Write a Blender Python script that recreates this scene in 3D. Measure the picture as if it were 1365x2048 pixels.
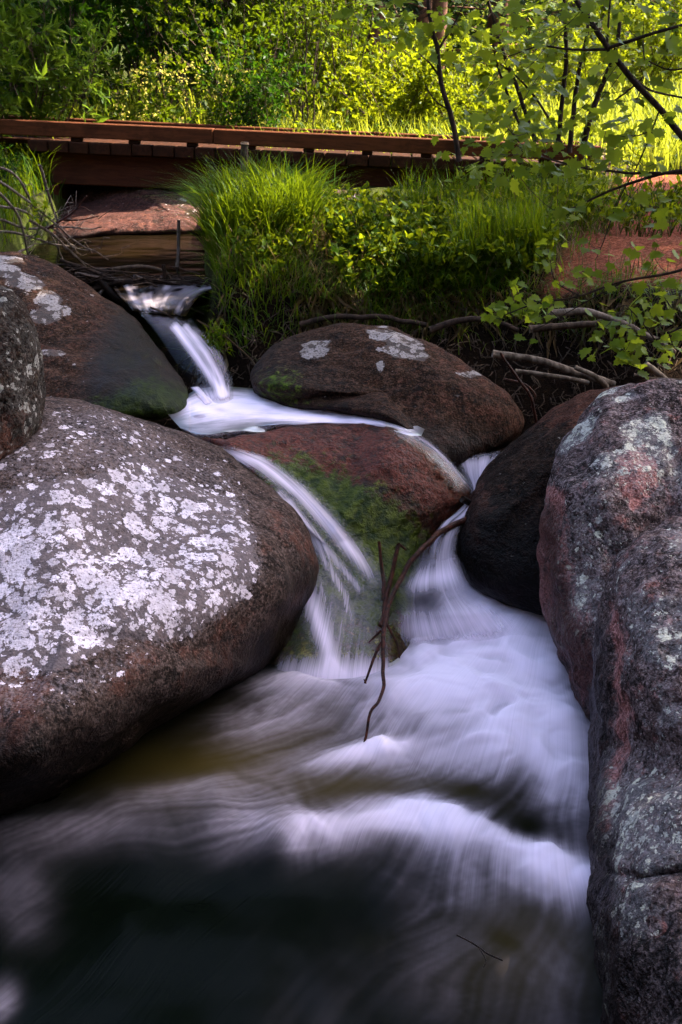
import bpy, math, random
import numpy as np
R = math.radians
rng = np.random.default_rng(7)
random.seed(7)
scene = bpy.context.scene
for o in list(bpy.data.objects): bpy.data.objects.remove(o)

# ------------------------------------------------------------------ camera
EYE = np.array([0.0, 0.0, 2.2]); PITCH = R(22.5); F = 35 / 36 * 2048; CX, CY = 682.5, 1024.0
cd = bpy.data.cameras.new('camera'); cam = bpy.data.objects.new('camera', cd)
scene.collection.objects.link(cam); scene.camera = cam
cd.sensor_fit = 'VERTICAL'; cd.sensor_height = 36; cd.lens = 35; cd.clip_end = 500; cd.clip_start = 0.05
cam.location = EYE; cam.rotation_euler = (math.pi / 2 - PITCH, 0, 0)
cd.dof.use_dof = True; cd.dof.focus_distance = 4.2; cd.dof.aperture_fstop = 13.0

# ------------------------------------------------------------------ sky and sun
SUN_EL, SUN_AZ = R(52), R(72)            # azimuth measured from +Y towards +X: high on the right, a little behind the scene
w = bpy.data.worlds.new('World'); scene.world = w; w.use_nodes = True
nt = w.node_tree; bg = nt.nodes['Background']
sk = nt.nodes.new('ShaderNodeTexSky'); sk.sky_type = 'NISHITA'; sk.sun_disc = False
sk.sun_elevation = SUN_EL; sk.sun_rotation = SUN_AZ; sk.air_density = .8; sk.dust_density = 3.0; sk.ozone_density = .35
nt.links.new(sk.outputs[0], bg.inputs[0]); bg.inputs[1].default_value = 0.15
sd = bpy.data.lights.new('sun', 'SUN'); sun = bpy.data.objects.new('sun', sd); scene.collection.objects.link(sun)
sd.energy = 4.8; sd.angle = R(0.6); sd.color = (1, .9, .72)
SDIR = np.array([math.sin(SUN_AZ) * math.cos(SUN_EL), math.cos(SUN_AZ) * math.cos(SUN_EL), math.sin(SUN_EL)])
import mathutils
sun.rotation_euler = mathutils.Vector(SDIR).to_track_quat('Z', 'Y').to_euler()
sun.location = (6, 10, 14)
vs = scene.view_settings; vs.view_transform = 'Standard'; vs.look = 'None'; vs.gamma = 1; vs.exposure = 2.75; vs.use_curve_mapping = False
scene.cycles.use_denoising = True
scene.cycles.use_adaptive_sampling = True; scene.cycles.adaptive_threshold = .03; scene.cycles.max_bounces = 5; scene.cycles.transparent_max_bounces = 12
scene.cycles.diffuse_bounces = 2; scene.cycles.glossy_bounces = 2; scene.cycles.transmission_bounces = 4

# ------------------------------------------------------------------ helpers: pixels of the photograph to places
cp, sp = math.cos(PITCH), math.sin(PITCH)
def ray(px, py):
    u = (np.asarray(px, float) - CX) / F; v = (CY - np.asarray(py, float)) / F
    return np.stack([u + 0 * v, cp + v * sp + 0 * u, -sp + v * cp + 0 * u], -1)
def atY(px, py, Y):
    d = ray(px, py); return EYE + d * (np.asarray(Y, float) / d[..., 1])[..., None]
def atZ(px, py, z):
    d = ray(px, py); return EYE + d * ((np.asarray(z, float) - 2.2) / d[..., 2])[..., None]
def Yz(px, py, z): return float(atZ(px, py, z)[1])
def proj(P):
    P = np.asarray(P, float) - EYE
    fw = P[..., 1] * cp - P[..., 2] * sp; up = P[..., 1] * sp + P[..., 2] * cp
    return CX + F * P[..., 0] / fw, CY - F * up / fw
def W(px, py, z=-.02): return (px, py, Yz(px, py, z))

# noise
def _h(ix, iy, iz, s):
    n = (ix * 374761393 + iy * 668265263 + iz * 2147483647 + s * 1274126177).astype(np.int64) & 0xffffffff
    n = ((n ^ (n >> 13)) * 1274126177) & 0xffffffff
    n = ((n ^ (n >> 16)) * 2246822519) & 0xffffffff
    return ((n ^ (n >> 15)) & 0xffff) / 65535.0
def vnoise(P, s=0):
    P = np.asarray(P, float); i = np.floor(P).astype(np.int64); f = P - i; f = f * f * (3 - 2 * f)
    r = 0
    for a in (0, 1):
        for b in (0, 1):
            for c in (0, 1):
                wgt = (f[..., 0] if a else 1 - f[..., 0]) * (f[..., 1] if b else 1 - f[..., 1]) * (f[..., 2] if c else 1 - f[..., 2])
                r = r + wgt * _h(i[..., 0] + a, i[..., 1] + b, i[..., 2] + c, s)
    return r * 2 - 1
def fbm(P, o=4, s=0, g=.5):
    r, a = 0, 1.0
    for k in range(o):
        r = r + a * vnoise(np.asarray(P) * 2 ** k + k * 17.3, s + k); a *= g
    return r
def sstep(a, b, x): t = np.clip((x - a) / (b - a), 0, 1); return t * t * (3 - 2 * t)
def catmull(pts, n, closed=True):
    P = np.asarray(pts, float); m = len(P)
    if closed: Q = np.vstack([P[-1:], P, P[:2]]); segs = m
    else: Q = np.vstack([2 * P[:1] - P[1:2], P, 2 * P[-1:] - P[-2:-1]]); segs = m - 1
    t = np.linspace(0, segs, n, endpoint=not closed); k = np.minimum(t.astype(int), segs - 1); f = (t - k)[:, None]
    a, b, c, d = Q[k], Q[k + 1], Q[k + 2], Q[k + 3]
    return .5 * (2 * b + (c - a) * f + (2 * a - 5 * b + 4 * c - d) * f ** 2 + (3 * b - a - 3 * c + d) * f ** 3)
def polymask(px, py, poly, feather):
    """soft inside test: 1 inside, 0 outside, feathered over some pixels"""
    px = np.asarray(px, float); py = np.asarray(py, float); P = np.asarray(poly, float); Q = np.roll(P, -1, 0)
    ins = np.zeros(px.shape, bool); dmin = np.full(px.shape, 1e9)
    for (x0, y0), (x1, y1) in zip(P, Q):
        c = ((y0 > py) != (y1 > py)) & (px < (x1 - x0) * (py - y0) / (y1 - y0 + 1e-9) + x0); ins ^= c
        t = np.clip(((px - x0) * (x1 - x0) + (py - y0) * (y1 - y0)) / ((x1 - x0) ** 2 + (y1 - y0) ** 2 + 1e-9), 0, 1)
        dmin = np.minimum(dmin, np.hypot(px - x0 - t * (x1 - x0), py - y0 - t * (y1 - y0)))
    return sstep(-feather, feather, np.where(ins, dmin, -dmin))
def gau(px, py, cx, cy, sx, sy, ang=0):
    a = R(ang); dx, dy = px - cx, py - cy
    u = dx * math.cos(a) + dy * math.sin(a); v = -dx * math.sin(a) + dy * math.cos(a)
    return np.exp(-.5 * ((u / sx) ** 2 + (v / sy) ** 2))
def stroke(px, py, pts, wd):
    """soft ridge along a polyline"""
    d = np.full(np.shape(px), 1e9)
    for (x0, y0), (x1, y1) in zip(pts[:-1], pts[1:]):
        t = np.clip(((px - x0) * (x1 - x0) + (py - y0) * (y1 - y0)) / ((x1 - x0) ** 2 + (y1 - y0) ** 2 + 1e-9), 0, 1)
        d = np.minimum(d, np.hypot(px - x0 - t * (x1 - x0), py - y0 - t * (y1 - y0)))
    return np.exp(-.5 * (d / wd) ** 2)

# ------------------------------------------------------------------ helpers: objects
COL = scene.collection
def link(o, parent=None):
    COL.objects.link(o)
    if parent is not None: o.parent = parent
    return o
def mk(name, V, Fc, mat, parent=None, attrs=None, uv=None, smooth=True):
    V = np.asarray(V, np.float32).reshape(-1, 3); Fc = np.asarray(Fc, np.int32); k = Fc.shape[1]; n = len(Fc)
    me = bpy.data.meshes.new(name)
    me.vertices.add(len(V)); me.vertices.foreach_set('co', V.ravel())
    me.loops.add(n * k); me.loops.foreach_set('vertex_index', Fc.ravel())
    me.polygons.add(n); me.polygons.foreach_set('loop_start', np.arange(0, n * k, k, dtype=np.int32))
    try: me.polygons.foreach_set('loop_total', np.full(n, k, np.int32))
    except Exception: pass
    me.update(calc_edges=True)
    me.polygons.foreach_set('use_smooth', np.full(n, smooth, bool))
    for nm, a in (attrs or {}).items():
        a = np.asarray(a, np.float32)
        if a.ndim == 1: at = me.attributes.new(nm, 'FLOAT', 'POINT'); at.data.foreach_set('value', a)
        else: at = me.attributes.new(nm, 'FLOAT_VECTOR', 'POINT'); at.data.foreach_set('vector', a.ravel())
    if mat is not None: me.materials.append(mat)
    me.validate()
    return link(bpy.data.objects.new(name, me), parent)
def tag(o, label, cat, group=None, kind=None):
    if label: o['label'] = label
    if cat: o['category'] = cat
    if group: o['group'] = group
    if kind: o['kind'] = kind
    return o
def empty(name, loc=(0, 0, 0)):
    o = bpy.data.objects.new(name, None); o.location = loc; o.empty_display_size = .1; return link(o)
def setting(o, kind='structure', label=None):
    o['kind'] = kind
    if label: o['label'] = label
    return o
def copy_tree(o, parent=None):
    c = o.copy(); link(c)
    if parent is not None: c.parent = parent
    for ch in o.children: copy_tree(ch, c)
    return c
def gridF(nu, nv, closed=False):
    i, j = np.meshgrid(np.arange(nu - 1), np.arange(nv if closed else nv - 1), indexing='ij')
    j2 = (j + 1) % nv
    return np.stack([i * nv + j, (i + 1) * nv + j, (i + 1) * nv + j2, i * nv + j2], -1).reshape(-1, 4)

class MB:      # joins several pieces of ONE part
    def __init__(s): s.V = []; s.F = []; s.n = 0; s.A = []
    def add(s, V, Fc, a=None):
        V = np.asarray(V, float).reshape(-1, 3); Fc = np.asarray(Fc, int)
        if Fc.shape[1] == 4: Fc = np.vstack([Fc[:, [0, 1, 2]], Fc[:, [0, 2, 3]]])
        s.V.append(V); s.F.append(Fc + s.n); s.n += len(V)
        s.A.append(np.zeros(len(V)) if a is None else np.broadcast_to(np.asarray(a, float), (len(V),)))
    def build(s, name, mat, parent=None, smooth=True):
        return mk(name, np.vstack(s.V), np.vstack(s.F), mat, parent, {'rnd': np.concatenate(s.A)}, smooth=smooth)
def tube(pts, rad, sides=7, n=None, wob=0, seed=0, cap=True):
    """tapered tube along points (world); returns V, F (tris)"""
    P = np.asarray(pts, float); rad = np.asarray(rad, float) * np.ones(len(P))
    if n:
        Q = catmull(np.hstack([P, rad[:, None]]), n, False); P, rad = Q[:, :3], np.maximum(Q[:, 3], 1e-4)
    if wob: P = P + np.stack([fbm(P * 6 + 3.1 * k, 2, seed + k) for k in range(3)], -1) * wob * np.linspace(0.3, 1, len(P))[:, None]
    T = np.gradient(P, axis=0); T /= np.linalg.norm(T, axis=1)[:, None] + 1e-9
    ref = np.array([0, 0, 1.0]) if abs(T[:, 2]).mean() < .8 else np.array([1.0, 0, 0])
    A = np.cross(T, ref); A /= np.linalg.norm(A, axis=1)[:, None] + 1e-9; B = np.cross(T, A)
    th = np.linspace(0, 2 * np.pi, sides, endpoint=False)
    V = P[:, None] + rad[:, None, None] * (np.cos(th)[None, :, None] * A[:, None] + np.sin(th)[None, :, None] * B[:, None])
    m = len(P); Fq = gridF(m, sides, True); Fq = Fq[:, ::-1]
    V = V.reshape(-1, 3); Ft = np.vstack([Fq[:, [0, 1, 2]], Fq[:, [0, 2, 3]]])
    if cap:
        V = np.vstack([V, P[:1], P[-1:]]); k = np.arange(sides); k2 = (k + 1) % sides
        Ft = np.vstack([Ft, np.stack([np.full(sides, m * sides), k, k2], -1), np.stack([np.full(sides, m * sides + 1), (m - 1) * sides + k2, (m - 1) * sides + k], -1)])
    return V, Ft
def box(c, s, rot=None, bev=.006, seed=None):
    """bevelled box, V F; chamfered along all edges"""
    h = np.asarray(s, float) / 2; b = min(bev, h.min() * .5); V = []; 
    for ax in range(3):
        for sx in (-1, 1):
            for sy in (-1, 1):
                for sz in (-1, 1):
                    q = np.array([sx, sy, sz], float) * h; ins = np.array([sx, sy, sz], float) * b; ins[ax] = 0; V.append(q - ins)
    V = np.array(V); hull = bmesh_hull(V)
    if rot is not None: V = V @ np.asarray(rot).T
    return V + np.asarray(c, float), hull
_hc = {}
def bmesh_hull(V):
    import bmesh
    key = tuple(np.round(V, 5).ravel())
    if key in _hc: return _hc[key]
    bm = bmesh.new(); vs_ = [bm.verts.new(v) for v in V]; bm.verts.index_update()
    bmesh.ops.convex_hull(bm, input=vs_); bmesh.ops.triangulate(bm, faces=bm.faces[:])
    f = np.array([[v.index for v in fc.verts] for fc in bm.faces]); bm.free(); _hc[key] = f; return f

# ------------------------------------------------------------------ materials
class NT:
    def __init__(s, name):
        s.m = bpy.data.materials.new(name); s.m.use_nodes = True; s.t = s.m.node_tree; s.t.nodes.clear()
        s.out = s.t.nodes.new('ShaderNodeOutputMaterial')
    def n(s, ty, ins=None, **kw):
        nd = s.t.nodes.new('ShaderNode' + ty)
        for k, v in kw.items(): setattr(nd, k, v)
        for k, v in (ins or {}).items(): s.set(nd.inputs[k], v)
        return nd
    def set(s, sock, v):
        if isinstance(v, bpy.types.NodeSocket): s.t.links.new(v, sock)
        elif isinstance(v, (tuple, list)) and len(v) == 3 and sock.type == 'RGBA': sock.default_value = (*v, 1)
        else: sock.default_value = v
    def math(s, op, a, b=0.0, c=0.0, clamp=False):
        nd = s.n('Math', operation=op, use_clamp=clamp); s.set(nd.inputs[0], a); s.set(nd.inputs[1], b); s.set(nd.inputs[2], c); return nd.outputs[0]
    def ramp(s, x, a, b, lo=0.0, hi=1.0):
        nd = s.n('MapRange', interpolation_type='SMOOTHSTEP'); 
        for i, v in enumerate((x, a, b, lo, hi)): s.set(nd.inputs[i], v)
        return nd.outputs[0]
    def mix(s, f, a, b, mode='MIX'):
        nd = s.n('Mix', data_type='RGBA', blend_type=mode); s.set(nd.inputs[0], f); s.set(nd.inputs[6], a); s.set(nd.inputs[7], b); return nd.outputs[2]
    def noise(s, co, sc, det=4, rough=.55, dist=0.0):
        return s.n('TexNoise', {'Vector': co, 'Scale': sc, 'Detail': det, 'Roughness': rough, 'Distortion': dist})
    def attr(s, nm): return s.n('Attribute', attribute_name=nm)
    def co(s): return s.n('TexCoord').outputs['Object']
    def bump(s, h, st, dist=.01, nrm=None):
        nd = s.n('Bump', {'Height': h, 'Strength': st, 'Distance': dist})
        if nrm is not None: s.set(nd.inputs['Normal'], nrm)
        return nd.outputs[0]
    def done(s, sh): s.t.links.new(sh, s.out.inputs[0]); return s.m

def rock_mat(name, dark, mid, light, lich=(.60, .58, .60), lich2=(.33, .31, .31), red=(.075, .024, .015), red2=(.19, .075, .05), moss=((.012, .030, .004), (.10, .15, .012)), spec=.03, gran=70, bumpy=1.0, rough=.8, lsc=11.0, redamt=.5):
    """granite; attributes lichen / moss / wet with painted shade / rust say where each grows"""
    g = NT(name); co = g.co()
    aL = g.attr('lichen').outputs['Fac']; aM = g.attr('moss').outputs['Fac']; aW = g.attr('wet').outputs['Fac']; aR = g.attr('rust').outputs['Fac']
    n1 = g.noise(co, 5, 5, .68).outputs[0]; n2 = g.noise(co, 23, 4, .72).outputs[0]; n3 = g.noise(co, gran, 2, .7).outputs[0]
    sp_ = g.n('TexVoronoi', {'Vector': co, 'Scale': gran * 2.2}); sr = g.n('SeparateColor', {'Color': sp_.outputs['Color']}).outputs[0]
    c = g.mix(g.ramp(n1, .35, .62), dark, mid)
    c = g.mix(g.ramp(n2, .48, .72), c, light)
    c = g.mix(g.math('MULTIPLY', g.ramp(n3, .55, .75), .6), c, g.mix(sr, tuple(x * .2 for x in light), tuple(x * 1.5 for x in light)))
    c = g.mix(g.math('MULTIPLY', g.ramp(sr, .62, .95), .45), c, tuple(x * 1.25 for x in light))
    c = g.mix(g.math('MULTIPLY', g.ramp(n3, .50, .34), .88), c, (.010, .008, .007))       # pits
    nr = g.noise(co, 13, 4, .75).outputs[0]
    c = g.mix(g.math('MULTIPLY', g.ramp(g.math('ADD', nr, g.math('MULTIPLY', aR, .5)), .62, .82), redamt), c, g.mix(sr, red, red2))
    c = g.mix(g.math('MULTIPLY', g.ramp(g.noise(co, 17, 4, .78).outputs[0], .54, .64), .8), c, (.014, .011, .010))
    # crusty lichen: distorted cells, each with a random size, at two scales
    wv = g.noise(co, 42, 3, .72); off = g.n('VectorMath', {0: wv.outputs['Color'], 1: (.5, .5, .5)}, operation='SUBTRACT').outputs[0]
    offs = g.n('VectorMath', {0: off}, operation='SCALE'); offs.inputs[3].default_value = .045
    wc = g.n('VectorMath', {0: co, 1: offs.outputs[0]}, operation='ADD').outputs[0]
    def cells(sc, k, edge):
        v = g.n('TexVoronoi', {'Vector': wc, 'Scale': sc}); r = g.n('SeparateColor', {'Color': v.outputs['Color']})
        rad = g.math('MULTIPLY', g.math('MULTIPLY', aL, k), g.math('ADD', .25, g.math('MULTIPLY', r.outputs[0], .8)))
        return g.ramp(g.math('SUBTRACT', rad, v.outputs['Distance']), -edge, edge), g.math('MULTIPLY', g.math('ADD', .35, g.math('MULTIPLY', r.outputs[1], .65)), g.ramp(g.math('DIVIDE', v.outputs['Distance'], g.math('MAXIMUM', rad, .02)), .1, .85, .62, 1.0))
    m1, r1 = cells(lsc, .74, .012); m2, r2 = cells(lsc * 2.9, .74, .03)
    nl = g.noise(co, 75, 3, .75).outputs[0]
    film = g.ramp(g.math('ADD', nl, g.math('MULTIPLY', aL, .55)), .62, .85)
    hole = g.ramp(nl, .38, .47)
    c = g.mix(g.math('MULTIPLY', film, .38), c, g.mix(nl, tuple(x * .5 for x in lich2), lich2))
    for m_, r_, kk in ((m2, r2, .9), (m1, r1, .95)):
        lc = g.mix(r_, lich2, lich); lc = g.mix(g.ramp(nl, .4, .7), g.mix(.35, lc, lich2), lc)
        c = g.mix(g.math('MULTIPLY', g.math('MULTIPLY', m_, hole), kk), c, lc)
    # moss
    nm = n2; mm = g.ramp(g.math('ADD', nm, g.math('MULTIPLY', aM, .7)), .72, .95)
    c = g.mix(mm, c, g.mix(g.ramp(nm, .35, .7), *moss))
    # wet stone, darkened beyond damp to stand in for shade under overhangs
    c = g.mix(g.math('MULTIPLY', aW, .92), c, g.mix(1.0, c, (.16, .14, .13), 'MULTIPLY'))
    ro = g.math('SUBTRACT', rough, g.math('MULTIPLY', aW, max(0, rough - .45)))
    h = g.math('ADD', g.math('MULTIPLY', n2, .8), g.math('MULTIPLY', n3, .45))
    nb = g.bump(h, min(1, .75 * bumpy), .022 * bumpy)
    b = g.n('BsdfPrincipled', {'Base Color': c, 'Roughness': ro, 'Normal': nb, 'Specular IOR Level': g.math('ADD', spec, g.math('MULTIPLY', aW, .07))})
    return g.done(b.outputs[0])

def leaf_mat(name, a, b, trans=.45, tcol=None, rough=.45):
    g = NT(name); r = g.attr('rnd').outputs['Fac']; co = g.co()
    c = g.mix(r, a, b); nz = g.noise(co, 30, 3).outputs[0]; c = g.mix(g.math('MULTIPLY', nz, .4), c, tuple(x * .6 for x in a))
    p = g.n('BsdfPrincipled', {'Base Color': c, 'Roughness': rough, 'Specular IOR Level': .08})
    t = g.n('BsdfTranslucent', {'Color': g.mix(.5, c, tcol or tuple(min(1, x * 2.4) for x in b))})
    mx = g.n('MixShader', {0: trans, 1: p.outputs[0], 2: t.outputs[0]})
    return g.done(mx.outputs[0])

def bark_mat(name, a, b, sc=30, rough=.85):
    g = NT(name); co = g.co(); mp = g.n('Mapping', {'Vector': co, 'Scale': (1, 1, .35)}).outputs[0]
    n = g.noise(mp, sc, 6, .7).outputs[0]; c = g.mix(g.ramp(n, .35, .68), a, b)
    return g.done(g.n('BsdfPrincipled', {'Base Color': c, 'Roughness': rough, 'Specular IOR Level': .12, 'Normal': g.bump(n, .6, .006)}).outputs[0])

def timber_mat(name, a, b, dark):
    g = NT(name); oi = g.n('ObjectInfo').outputs['Random']; co = g.co()
    sh = g.n('CombineXYZ', {0: g.math('MULTIPLY', oi, 37.0), 1: 0.0, 2: g.math('MULTIPLY', oi, 11.0)}).outputs[0]
    co2 = g.n('VectorMath', {0: co, 1: sh}, operation='ADD').outputs[0]
    ax = g.attr('grain').outputs['Fac']
    mp = g.n('Mapping', {'Vector': co2, 'Scale': (1.1, 9, 9)}).outputs[0]
    n = g.noise(mp, 4, 6, .65, .6).outputs[0]; fine = g.noise(mp, 26, 4, .7, .3).outputs[0]
    c = g.mix(g.ramp(n, .36, .66), a, b); c = g.mix(g.math('MULTIPLY', g.ramp(fine, .52, .75), .6), c, dark)
    bl = g.noise(co, 3.3, 5, .65).outputs[0]; c = g.mix(g.math('MULTIPLY', g.ramp(bl, .5, .7), .6), c, dark)
    c = g.mix(g.math('MULTIPLY', g.math('SUBTRACT', oi, .2), .55), c, tuple(x * .45 for x in a))
    return g.done(g.n('BsdfPrincipled', {'Base Color': c, 'Roughness': .75, 'Specular IOR Level': .06, 'Normal': g.bump(fine, .5, .004)}).outputs[0])

def water_mat(name, deep, deep2, foamcol=(.97, .83, .95), clear=False, tint=(.75, .8, .6), rough=.07, streak=(1, 1), fine=.5, gloss=.8):
    """clean water over the foam it carries: attribute foam = how much, flow = place along / across the current"""
    g = NT(name); f = g.attr('foam').outputs['Fac']; fl = g.attr('flow').outputs['Vector']; br = g.attr('shallow').outputs['Fac']
    mp = g.n('Mapping', {'Vector': fl, 'Scale': (streak[0], streak[1], 1)}).outputs[0]
    n1 = g.noise(mp, 1.0, 5, .62, .25).outputs[0]; n2 = g.noise(mp, 3.6, 3, .6).outputs[0]
    k = g.math('ADD', g.math('MULTIPLY', g.math('SUBTRACT', n1, .5), fine * 1.6), g.math('MULTIPLY', g.math('SUBTRACT', n2, .5), fine * .9))
    # streaks only show where some foam is carried
    carried = g.ramp(f, .0, .32)
    a = g.math('ADD', f, g.math('MULTIPLY', k, carried)); a = g.math('MINIMUM', g.math('MAXIMUM', a, 0.0), 1.0)
    gl = g.n('BsdfGlossy', {'Roughness': rough, 'Color': (.9, .93, 1)}); fr = g.math('MULTIPLY', g.n('Fresnel', {'IOR': 1.33}).outputs[0], gloss)
    nrm = g.bump(g.math('ADD', n1, g.math('MULTIPLY', n2, .4)), .15, .012)
    g.set(gl.inputs['Normal'], nrm)
    if clear: body = g.n('BsdfTransparent', {'Color': tint})
    else: body = g.n('BsdfDiffuse', {'Color': g.mix(br, deep, deep2)})
    wtr = g.n('MixShader', {0: fr, 1: body.outputs[0], 2: gl.outputs[0]})
    fd = g.n('BsdfDiffuse', {'Color': foamcol, 'Roughness': .6}); ft = g.n('BsdfTranslucent', {'Color': foamcol})
    fm = g.n('MixShader', {0: .08, 1: fd.outputs[0], 2: ft.outputs[0]})
    return g.done(g.n('MixShader', {0: a, 1: wtr.outputs[0], 2: fm.outputs[0]}).outputs[0])

# ------------------------------------------------------------------ terrain
def pondmask(x, y):
    """1 inside the pond and the channel that leaves it"""
    le = np.interp(y, [4, 6.0, 6.8, 8, 10, 14], [-2.0, -2.0, -2.3, -2.5, -2.7, -2.9])
    re = np.interp(y, [4, 5.2, 6.0, 6.6, 7.3, 9, 10.5, 14], [-.35, -.35, -.75, -.85, -.98, -1.2, -1.25, -1.3])
    return sstep(-.12, .10, x - le) * sstep(-.10, .12, re - x) * sstep(15, 13, y)
def ground_z(x, y):
    x = np.asarray(x, float); y = np.asarray(y, float)
    yy = y - .12 * np.sin(x * 2.1 + .6) - np.where(x > 1, -.28 * np.clip(x - 1, 0, 1.5), 0)
    b = np.interp(yy, [0, 4.5, 4.95, 5.35, 5.75, 6.0, 6.15, 6.5, 7.5, 9, 11, 14, 18, 24, 40, 80], [-.7, -.5, .15, .5, .74, .92, 1.1, 1.2, 1.29, 1.36, 1.45, 1.62, 2.05, 3.1, 8, 22])
    b = b + .14 * np.exp(-((x + .45) / .6) ** 2 - ((y - 7.2) / .8) ** 2)
    P = np.stack([x, y, 0 * x], -1)
    b = b + .05 * fbm(P * .9, 3, 5) * sstep(5, 7, y) + .025 * fbm(P * 3.5, 3, 9)
    bed = np.interp(y, [4, 5.0, 5.6, 6.2, 6.8, 14], [-.4, .3, .5, .72, .72, .8])
    b = b + 9 * sstep(-1.8, -10, y) + sstep(4.5, -1, y) * (3.5 * sstep(2.6, 6, np.abs(x)) + 5 * sstep(5, 12, np.abs(x))) + 6 * sstep(-5, -11, x) * sstep(16, 9, y)  # unseen slopes beside and behind the viewer, raised to block low sky
    m = pondmask(x, y)
    return b * (1 - m) + np.minimum(b, bed) * m
gx = np.concatenate([np.linspace(-70, -6, 50)[:-1], np.linspace(-6, 6, 260), np.linspace(6, 70, 50)[1:]])
gy = np.concatenate([np.linspace(-30, 4.2, 30)[:-1], np.linspace(4.2, 12, 240), np.linspace(12, 80, 120)[1:]])
X, Yg = np.meshgrid(gx, gy, indexing='ij'); Z = ground_z(X, Yg)
gpx, gpy = proj(np.stack([X, np.maximum(Yg, 2), Z], -1))
grassy = sstep(6.1, 6.6, Yg + .25 * fbm(np.stack([X, Yg, Z], -1) * 2, 3, 2))
# the bare red path runs along the right of the bank to the end of the bridge
pathm = polymask(X, Yg, [(1.25, 6.1), (2.6, 6.0), (3.6, 7.2), (4.4, 9), (4.5, 11.5), (3.2, 11.3), (2.5, 9.6), (1.9, 7.6)], .35)
def soil_mat():
    g = NT('bank_soil'); co = g.co(); gr = g.attr('grassy').outputs['Fac']; pa = g.attr('path').outputs['Fac']
    n1 = g.noise(co, 4, 8, .7).outputs[0]; n2 = g.noise(co, 40, 6, .75).outputs[0]; n3 = g.noise(co, 120, 3, .7).outputs[0]
    c = g.mix(n1, (.003, .002, .0015), (.015, .008, .005)); c = g.mix(g.ramp(n2, .5, .75), c, (.035, .019, .011))
    c = g.mix(g.math('MULTIPLY', gr, g.ramp(n1, .3, .6)), c, g.mix(n2, (.022, .035, .006), (.08, .09, .02)))
    red = g.mix(g.ramp(n2, .4, .65), (.11, .032, .016), (.30, .10, .058)); red = g.mix(g.ramp(n3, .55, .75), red, (.07, .03, .02))
    c = g.mix(g.ramp(g.math('ADD', pa, g.math('MULTIPLY', n1, .4)), .45, .8), c, red)
    h = g.math('ADD', n2, g.math('MULTIPLY', n3, .6))
    return g.done(g.n('BsdfPrincipled', {'Base Color': c, 'Roughness': .9, 'Specular IOR Level': .03, 'Normal': g.bump(h, .9, .03)}).outputs[0])
setting(mk('ground', np.stack([X, Yg, Z], -1), gridF(len(gx), len(gy)), soil_mat(), attrs={'grassy': grassy.ravel(), 'path': pathm.ravel()}))

# ------------------------------------------------------------------ boulders
def boulder_shape(outline, centre, bf, bb, p=2.2, nth=200, nr=70, dents=()):
    """outline: silhouette points with their own distance; the body swells bf towards us and bb away"""
    O = catmull(outline, nth); c = np.array(centre, float)
    ph = np.concatenate([np.linspace(0.012, np.pi / 2, nr), np.linspace(np.pi / 2, np.pi - .012, nr // 2)[1:]])
    r = np.sin(ph)[:, None]; front = np.cos(ph)[:, None] >= 0
    px = c[0] + (O[None, :, 0] - c[0]) * r; py = c[1] + (O[None, :, 1] - c[1]) * r
    D = c[2] + (O[None, :, 2] - c[2]) * r
    pr = np.maximum(1 - r ** p, 0) ** (1 / p)
    Yd = D + np.where(front, -bf * pr, bb * pr)
    for (dx, dy, sx, sy, am, ang) in dents: Yd = Yd + np.where(front, am * gau(px, py, dx, dy, sx, sy, ang), 0)
    return px, py, Yd
def boulder(name, outline, centre, bf, bb, mat, label, rough=.03, fs=2.2, p=2.2, dents=(), masks=None, nth=200, nr=70, seed=1, pit=0.0, cat='boulder', creases=()):
    px, py, Yd = boulder_shape(outline, centre, bf, bb, p, nth, nr, dents)
    for pts, wd, dep in creases: Yd = Yd + dep * stroke(px, py, pts, wd)
    V = atY(px, py, Yd); n = len(px); m = nth
    dP = np.gradient(V, axis=0); dQ = (np.roll(V, -1, 1) - np.roll(V, 1, 1)); N = np.cross(dP, dQ); N /= np.linalg.norm(N, axis=-1)[..., None] + 1e-9
    cen = V.mean((0, 1)); sg = np.sign(((V - cen) * N).sum(-1).mean()); N *= sg
    d = rough * (fbm(V * fs, 4, seed) + .35 * fbm(V * fs * 5, 3, seed + 9))
    if pit: d = d - pit * np.maximum(0, fbm(V * 16, 3, seed + 5) - .25)
    V = V + N * d[..., None]
    Fc = gridF(n, m, True)
    Vf = np.vstack([V.reshape(-1, 3), V[0].mean(0)[None], V[-1].mean(0)[None]])
    k = np.arange(m); k2 = (k + 1) % m
    caps = np.vstack([np.stack([np.full(m, n * m), k, k2], -1), np.stack([np.full(m, n * m + 1), (n - 1) * m + k2, (n - 1) * m + k], -1)])
    T = np.vstack([Fc[:, [0, 1, 2]], Fc[:, [0, 2, 3]], caps])
    if sg < 0: T = T[:, ::-1]
    at = {}
    vz = V[..., 2]
    for key in ('lichen', 'moss', 'wet', 'rust'):
        fn = (masks or {}).get(key); a = fn(px, py, V) if fn else np.zeros_like(px)
        a = np.clip(a, 0, 1).ravel(); at[key] = np.concatenate([a, a[:1], a[-1:]])
    o = mk(name, Vf, T, mat, attrs=at)
    return tag(o, label, cat)
nz = lambda V, s, k: fbm(V * s, 3, k)

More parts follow.
